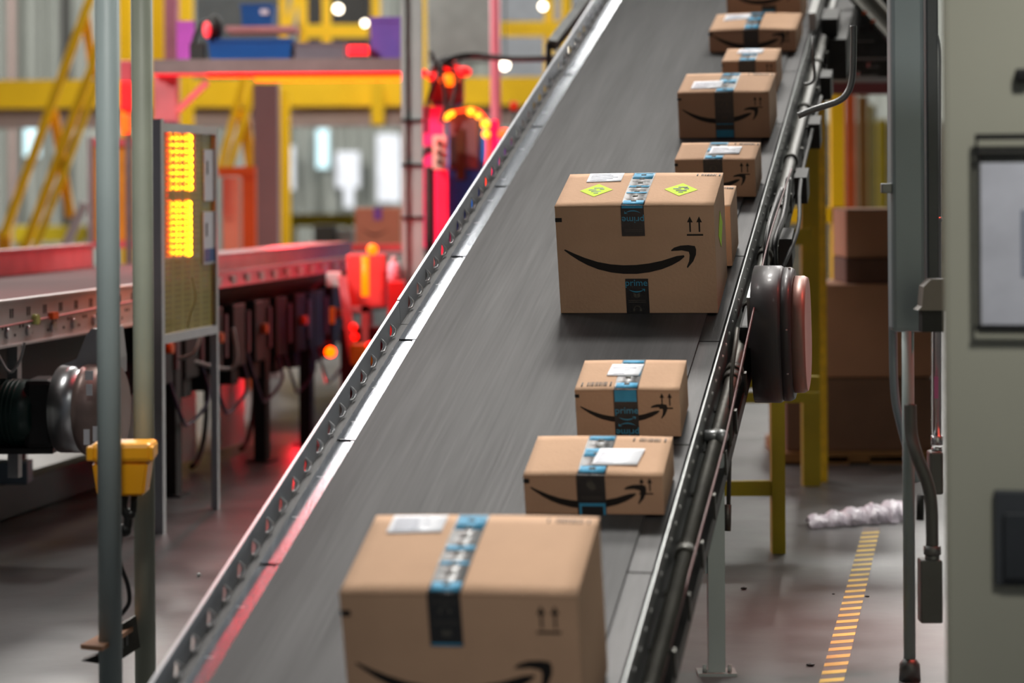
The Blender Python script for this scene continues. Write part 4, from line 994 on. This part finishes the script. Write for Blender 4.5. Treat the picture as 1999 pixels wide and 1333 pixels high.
# dark overhead machine with cable tray
om = thing('overhead_machine', 'dark underside of an overhead conveyor between incline conveyor and grey trunking', 'machine', at(1670, 150, 11.8))
bm = BM(); pb(1612, -60, 1830, 112, 12.3, .7, bm); pb(1606, 112, 1800, 150, 12.6, .7, bm)
for i in range(14):
    x = random.uniform(1600, 1720); y = random.uniform(0, 140); pb(x, y, x+random.uniform(10, 45), y+random.uniform(5, 16), 12.1, .1, bm)
obj('machine_body', bm, mat('overhead_dark', (66,64,62), .55, .2, .5, 9), om)
bm = BM(); pb(1600, 150, 1790, 182, 13.5, .2, bm); obj('red_band', bm, mat('dim_maroon', (120,60,62), .6), om)
bm = BM()
for (o_, w) in ((0, .02), (.1, .02)):
    bar(bm, at(1640, -30, 11.7)+V((o_, 0, 0)), at(1742, 82, 11.5)+V((o_, 0, 0)), w, .03)
bar(bm, at(1660, -30, 11.72), at(1762, 82, 11.52), .10, .004); tr = obj('cable_tray', bm, mat('tray_grey', (108,106,98), .5, .3), om)
for (x, y) in ((1688, 24), (1705, 41)): obj('orange_tag', pb(x-4, y-3, x+4, y+4, 11.55, .004), 'orange', tr)
bm = BM(); tube(bm, smooth_path([at(1558, 226, 8.6), at(1590, 213, 8.6), at(1635, 198, 8.6), at(1655, 180, 8.6), at(1664, 150, 8.6), at(1666, 100, 8.6), at(1666, 50, 8.6)], 10), .011, 12)
single('bent_conduit', bm, 'galv', 'bent steel conduit curving from the right rail up to the overhead machine', 'conduit')
# pallet stack
pY = 12.35
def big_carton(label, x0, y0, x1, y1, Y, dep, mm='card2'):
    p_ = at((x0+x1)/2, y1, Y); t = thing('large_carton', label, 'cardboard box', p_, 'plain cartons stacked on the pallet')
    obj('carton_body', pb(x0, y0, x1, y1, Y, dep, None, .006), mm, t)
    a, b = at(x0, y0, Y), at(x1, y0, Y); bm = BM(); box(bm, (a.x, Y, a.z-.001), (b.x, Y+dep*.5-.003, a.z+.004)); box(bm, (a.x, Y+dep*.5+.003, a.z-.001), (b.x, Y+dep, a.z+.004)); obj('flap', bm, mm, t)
    return t
a = at(1820, 735, pY)
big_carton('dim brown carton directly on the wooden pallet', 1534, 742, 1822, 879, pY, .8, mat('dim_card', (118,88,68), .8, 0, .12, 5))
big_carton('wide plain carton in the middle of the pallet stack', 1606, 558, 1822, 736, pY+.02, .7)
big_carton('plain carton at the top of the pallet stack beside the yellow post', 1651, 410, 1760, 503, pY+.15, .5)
big_carton('dark block painting the shadow between the top and middle cartons of the stack', 1651, 507, 1790, 553, pY+.12, .5, mat('painted_shadow', (95,68,55), .8))  # no carton: dark block stands for the shade under the top carton
pl = thing('wooden_pallet', 'wooden pallet under the brown cartons on the right', 'pallet', floor_at(1650, 910))
a, b = at(1530, 884, pY-.05), at(1825, 884, pY-.05)
bm = BM(); box(bm, (a.x, pY-.05, a.z-.02), (b.x, pY+.85, a.z)); obj('deck', bm, 'wood', pl)
for f in (0, .43, .86):
    x = a.x+(b.x-a.x-.1)*f/.86; bm = BM(); box(bm, (x, pY-.05, 0), (x+.1, pY+.85, a.z-.02)); obj('block', bm, 'wood', pl)
bm = BM(); box(bm, (a.x, pY-.05, 0), (b.x, pY+.03, .012)); obj('bottom_board', bm, 'wood', pl)
# floor marking and litter
ht = thing('hazard_tape', 'yellow and dark striped hazard tape stuck along the floor on the right', 'floor tape', floor_at(1660, 1180))
p0, p1 = floor_at(1623, 1333), floor_at(1702, 1030); dd = (p1-p0).normalized(); p0 = p0-dd*.6; w = .033; L = (p1-p0).length
qq = V((dd.y, -dd.x, 0)); bm = BM(); bm2 = BM(); s = 0
def quadslab(bm, A, B, z0, z1):
    prism(bm, [(c_.x, c_.y) for c_ in (A[0], A[1], B[1], B[0])], z0, z1)
quadslab(bm, (p0-qq*w, p0+qq*w), (p1-qq*w, p1+qq*w), 0.0005, .0012)
obj('tape_base', bm, 'hazd', ht)
while s < (p1-p0).length-.1:
    a0 = p0+dd*s; quadslab(bm2, (a0-qq*w, a0+qq*w+dd*.04), (a0-qq*w+dd*.05, a0+qq*w+dd*.09), .0013, .0018); s += .118
obj('yellow_stripes', bm2, 'hazy', ht)
bw = BM(); nx, ny = 56, 10; A, B = floor_at(1578, 1028), floor_at(1762, 1010)
g = []
for i in range(nx+1):
    row = []
    for j in range(ny+1):
        t_ = i/nx; c_ = A.lerp(B, t_); ang = math.pi*j/ny; r_ = (.036+.03*t_)*(.9+.12*math.sin(i*.55)+.22*random.random())
        row.append(bw.verts.new((c_.x+random.uniform(-.006, .006), c_.y-math.cos(ang)*r_*2.2, .004+math.sin(ang)*r_)))
    g.append(row)
for i in range(nx):
    for j in range(ny): f = bw.faces.new((g[i][j], g[i+1][j], g[i+1][j+1], g[i][j+1])); f.smooth = True
single('bubble_wrap', bw, 'wrap', 'crumpled pinkish clear bubble wrap lying on the floor near the pallet', 'bubble wrap')
for i, (x, y, r, lab) in enumerate(((1582, 1300, .010, 'dark debris chip on the floor left of the striped tape, nearest'), (1452, 1150, .009, 'dark debris chip on the floor right of the grey conveyor leg'), (1350, 1135, .008, 'small dark chip on the floor left of the grey conveyor leg'), (1693, 1165, .006, 'tiny dark chip right beside the striped tape'), (1627, 1160, .004, 'tiny dark speck left of the striped tape'))):
    q = floor_at(x, y); bm = BM(); bmesh.ops.create_icosphere(bm, subdivisions=1, radius=r, matrix=Matrix.Translation((q.x, q.y, r*.4)) @ Matrix.Diagonal((1.4, 1, .5, 1)))
    single('debris_chip', bm, 'ink', lab, 'litter', 'dark debris chips on the floor')

# ------------------------------------------------------------------ right foreground: trunking, conduits, cabinet
tY_ = 7.0
tk = thing('cable_trunking', 'broad blue-grey vertical cable trunking left of the big cabinet', 'trunking', at(1775, 650, tY_))
bm = BM(); pb(1738, -60, 1808, 648, tY_, .08, bm, .012); obj('trunk_body', bm, 'trunk', tk)
bm = BM(); pb(1808, -60, 1834, 560, tY_+.03, .06, bm, .004); obj('trunk_side', bm, 'darkg', tk)
obj('latch', pb(1721, 358, 1742, 377, tY_-.005, .03, None, .003), 'galv', tk)
bk = thing('wall_bracket', 'grey-brown shelf bracket between trunking and cabinet', 'bracket', at(1818, 645, 6.8))
bm = BM(); 
pr = [at(1800, 598, 6.8), at(1803, 560, 6.8), at(1818, 545, 6.8), at(1845, 545, 6.8), at(1845, 606, 6.8), at(1792, 606, 6.8)]
f0 = [bm.verts.new(q) for q in pr]; f1 = [bm.verts.new(q+V((0, .08, 0))) for q in pr]; bm.faces.new(f0); bm.faces.new(list(reversed(f1)))
for i in range(6): bm.faces.new((f0[i], f0[(i+1) % 6], f1[(i+1) % 6], f1[i]))
obj('bracket_plate', bm, mat('bracket_brown', (120,112,105), .5), bk); obj('bracket_block', pb(1800, 606, 1842, 648, 6.82, .06), 'black', bk)
t = thing('floor_conduit', 'thin grey vertical conduit ending in a foot on the floor beneath the trunking', 'conduit', floor_at(1776, 1328))
yq = floor_at(1776, 1328).y
a = at(1773, 640, 6.95); b = V((floor_at(1776, 1328).x, yq, 0))
bm = BM(); tube(bm, [(b.x, yq, .0), (b.x, yq, 1.05)], .0165, 14); obj('conduit_pipe', bm, 'pole', t)
bm = BM(); tube(bm, [(b.x, yq, 0), (b.x, yq, .045), (b.x, yq, .06)], .03, 14, True, [.03, .028, .018]); obj('foot', bm, 'galv', t)
bm = BM(); tube(bm, smooth_path([at(1741, 100, 7.1), at(1741, 400, 7.1), at(1743, 640, 7.1), at(1746, 760, 7.1), at(1756, 820, 7.1), at(1778, 900, 7.1), at(1792, 940, 7.1)]), .012, 12); single('side_conduit', bm, 'trunk', 'slim grey conduit hugging the left side of the trunking and curving lower down', 'conduit')
t = thing('curved_conduit', 'thick grey conduit bending down into a dark junction box near the cabinet', 'conduit', at(1818, 1215, 6.9))
bm = BM(); tube(bm, smooth_path([at(1777, 790, 6.95), at(1779, 845, 6.93), at(1790, 890, 6.9), at(1808, 935, 6.9), at(1818, 985, 6.9), at(1820, 1075, 6.9)]), .017, 14); obj('conduit_pipe', bm, 'boxg', t)
bm = BM(); tube(bm, [at(1820, 1065, 6.9), at(1820, 1082, 6.9)], .024, 8); tube(bm, [at(1820, 1082, 6.9), at(1820, 1095, 6.9)], .02, 8); obj('coupling', bm, 'galv', t)
obj('junction_box', pb(1797, 1094, 1841, 1217, 6.88, .06, None, .004), 'boxg', t)
bm = BM(); tube(bm, [at(1797, 965, 6.7), at(1796, 1015, 6.7)], .010, 10); obj('hand_grip', bm, 'black', t)
t = thing('straight_conduit', 'shiny straight conduit running down beside the cabinet into a box', 'conduit', at(1829, 965, 7.15))
bm = BM(); tube(bm, smooth_path([at(1812, 20, 7.15), at(1818, 55, 7.15), at(1828, 90, 7.15), at(1829, 150, 7.15)])+[at(1829, 860, 7.15)], .0125, 14); obj('conduit_pipe', bm, 'alu', t)
bm = BM(); tube(bm, [at(1829, 850, 7.15), at(1829, 868, 7.15)], .017, 8); tube(bm, [at(1829, 872, 7.15), at(1829, 882, 7.15)], .015, 8); tube(bm, [at(1829, 424, 7.15), at(1829, 432, 7.15)], .015, 10); obj('coupling', bm, 'alu', t)
obj('junction_box', pb(1815, 882, 1842, 966, 7.12, .06, None, .006), 'boxg', t)
obj('cable_label', pb(1824, 735, 1832, 778, 7.13, .003), mat('pink_label', (190,90,140), .5), t)
# electrical cabinet
eY = 5.5
ec = thing('electrical_cabinet', 'big grey-green electrical cabinet filling the right edge', 'cabinet', (at(1845, 0, eY).x+.4, eY, 0))
EM = Matrix.Translation((at(1841, 350, eY).x, eY, 0)) @ Matrix.Rotation(math.atan2(LX.y, LX.x), 4, 'Z')
def ebox(x0, y0, x1, y1, d0, d1, bm=None, bevel=0):
    """box on the cabinet front between measured corners; d is distance out of the face"""
    bm = bm or BM(); co_ = []
    for (x, y) in ((x0, y0), (x1, y1)):
        r_ = at(x, y, 1)-V((0, 0, H)); n_ = PD; p_ = EM.translation+V((0, 0, 0)); c_ = V((0, 0, H))
        t_ = (p_-c_-PD*d0).dot(n_)/r_.dot(n_); co_.append(EM.inverted() @ (c_+r_*t_))
    A, B = co_; return box(bm, (min(A.x, B.x), -d1, min(A.z, B.z)), (max(A.x, B.x), -d0, max(A.z, B.z)), EM, bevel)
bm = BM(); box(bm, (0, 0, 0), (.85, .4, 2.4), EM, .012); obj('cabinet_body', bm, 'cab', ec)
obj('door_latch', ebox(1940, 955, 2040, 1142, .0, .02, None, .004), 'darkg', ec)
obj('latch_handle', ebox(1960, 1000, 2030, 1130, .02, .036, None, .003), mat('latch_dark', (60,64,68), .45), ec)
obj('lock_plug', ebox(1981, 135, 2010, 161, 0, .03, None, .006), 'black', ec)
dh = thing('document_holder', 'black wire frame holding a pale paper sheet on the grey-green cabinet', 'document holder', at(1955, 645, eY-.03))
bm = BM()
for (x0, y0, x1, y1) in ((1903, 262, 2060, 272), (1903, 262, 1911, 645), (1903, 288, 2060, 295), (1903, 636, 2060, 645)): ebox(x0, y0, x1, y1, .026, .038, bm)
obj('wire_frame', bm, 'black', dh); obj('paper_sheet', ebox(1914, 318, 2060, 634, .016, .019), mat('pale_paper', (225,228,238), .6), dh)
obj('paper_backing', ebox(1910, 294, 2060, 638, .002, .015), mat('backing', (120,120,112), .6), dh)
obj('printed_line', ebox(1993, 410, 2003, 540, .0195, .021), mat('blue_print', (150,158,175), .6), dh)

# ------------------------------------------------------------------ lights
def area(name, loc, size, power, color=(1, .97, .92), rot=(0, 0, 0), sy=None):
    l = bpy.data.lights.new(name, 'AREA'); l.energy = power; l.color = color; l.size = size
    if sy: l.shape = 'RECTANGLE'; l.size_y = sy
    o = bpy.data.objects.new(name, l); COL.objects.link(o); o.location = loc; o.rotation_euler = rot; return o
def point(name, loc, power, color, r=.08):
    l = bpy.data.lights.new(name, 'POINT'); l.energy = power; l.color = color; l.shadow_soft_size = r
    o = bpy.data.objects.new(name, l); COL.objects.link(o); o.location = loc; return o
def aimed(name, loc, tgt, size, power, spread, color=(1, .97, .92), sy=None):
    o = area(name, loc, size, power, color, sy=sy); o.data.spread = math.radians(spread)
    o.rotation_euler = (V(tgt)-V(loc)).to_track_quat('-Z', 'Y').to_euler(); return o
area('high_bay_lamp', (-1.35, 16.9, 8.0), .9, 130, sy=1.6)
area('high_bay_lamp', (.75, 22.2, 8.0), .4, 80, sy=1.8)
area('high_bay_lamp', (3.2, 13.0, 8.5), 1.5, 40)
area('high_bay_lamp', (-6.5, 10.0, 8.5), 1.5, 260)
aimed('high_bay_lamp', (.7, 12.9, 8.0), (.4, 8.9, 1.3), 1.2, 46, 55)
aimed('high_bay_lamp', (.3, 9.6, 7.6), (.1, 5.9, .7), 1.0, 46, 50)
for x in (-9, -5.5, 5, 9):
    for y in (25, 34): area('high_bay_lamp', (x, y, 9.5), 2, 850)
aimed('added_fill_spot', (-.75, 3.5, 4.5), (-1.0, 6.75, 1.3), .5, 2.8, 22)  # added fill aimed at the two left poles
aimed('added_fill_spot', (-.2, .6, 4.6), (.0, 5.4, .35), .5, 1.0, 16)  # added front fill for the nearest carton, no fixture
aimed('added_fill_spot', (2.3, 13.0, 6.5), (1.55, 10.2, 0), .6, 7, 34)  # added spot brightening the floor near the pallet
aimed('added_fill_spot', (1.6, 1.2, 5.5), (1.35, 5.5, 1.7), .6, 5.5, 30)  # added fill aimed at the electrical cabinet
aimed('added_fill_spot', (-6.5, 8.2, 6.0), (-.9, 14, 1.6), .8, 34, 34)  # added fill for fronts around the overhead beam and bins
aimed('added_fill_spot', (-1.5, 15.0, 9), (-1.5, 24, 2.4), .8, 70, 55)  # added spot brightening the yellow mezzanine edge
RED = (1, .015, .03)
area('red_strip_lamp', at(600, 162, 14.15), .12, 25, RED, (0, 0, 0), 1.2)
point('red_scanner_and_fill', at(850, 250, 13.9), 3, RED, .05)
point('red_scanner_and_fill', at(735, 470, 12.9), 5, RED, .05)
point('red_scanner_and_fill', at(330, 420, 13.3), 6, RED, .1)
point('red_scanner_and_fill', at(560, 420, 13.5), 12, RED, .1)
point('red_scanner_and_fill', (-2.3, 10.6, 1.6), 6, RED, .1)  # added red fill over the left conveyor, no scanner there
point('red_scanner_and_fill', at(590, 760, 13.8), 9, RED, .05)
point('red_scanner_and_fill', at(990, 200, 16.3), 12, RED, .1)
area('unseen_red_tube', (-1.12, 9.25, 3.0), .05, 4, RED, (0, 0, -math.atan2(PD.x, PD.y)), 1.3)  # unseen lamp placed so its reflection streaks the left pans red
aimed('unseen_red_spot', (1.95, 7.3, 2.5), (1.15, 7.7, 0), .25, 4.5, 50, (1, .12, .08))  # unseen red source aimed to tint the right-hand floor

w = bpy.data.worlds.new('hall'); w.use_nodes = True; bpy.context.scene.world = w
bg = w.node_tree.nodes['Background']; bg.inputs['Color'].default_value = (.80, .86, .95, 1); bg.inputs['Strength'].default_value = .1

cam = bpy.data.cameras.new('camera'); co = bpy.data.objects.new('camera', cam); COL.objects.link(co)
cam.sensor_width = 36; cam.lens = 36*F/1999; cam.shift_y = (350-666.5)/1999; cam.shift_x = (999.5-1000)/1999
co.matrix_world = Matrix.Translation((0, 0, H)) @ Matrix.Rotation(S, 4, 'Y') @ Matrix.Rotation(math.pi/2, 4, 'X')
cam.clip_start = .1; cam.clip_end = 200
cam.dof.use_dof = True; cam.dof.focus_distance = 7.9; cam.dof.aperture_fstop = 1.9
sc = bpy.context.scene; sc.camera = co
sc.view_settings.view_transform = 'Standard'; sc.view_settings.look = 'None'; sc.view_settings.gamma = 1; sc.view_settings.use_curve_mapping = False
sc.view_settings.exposure = 0
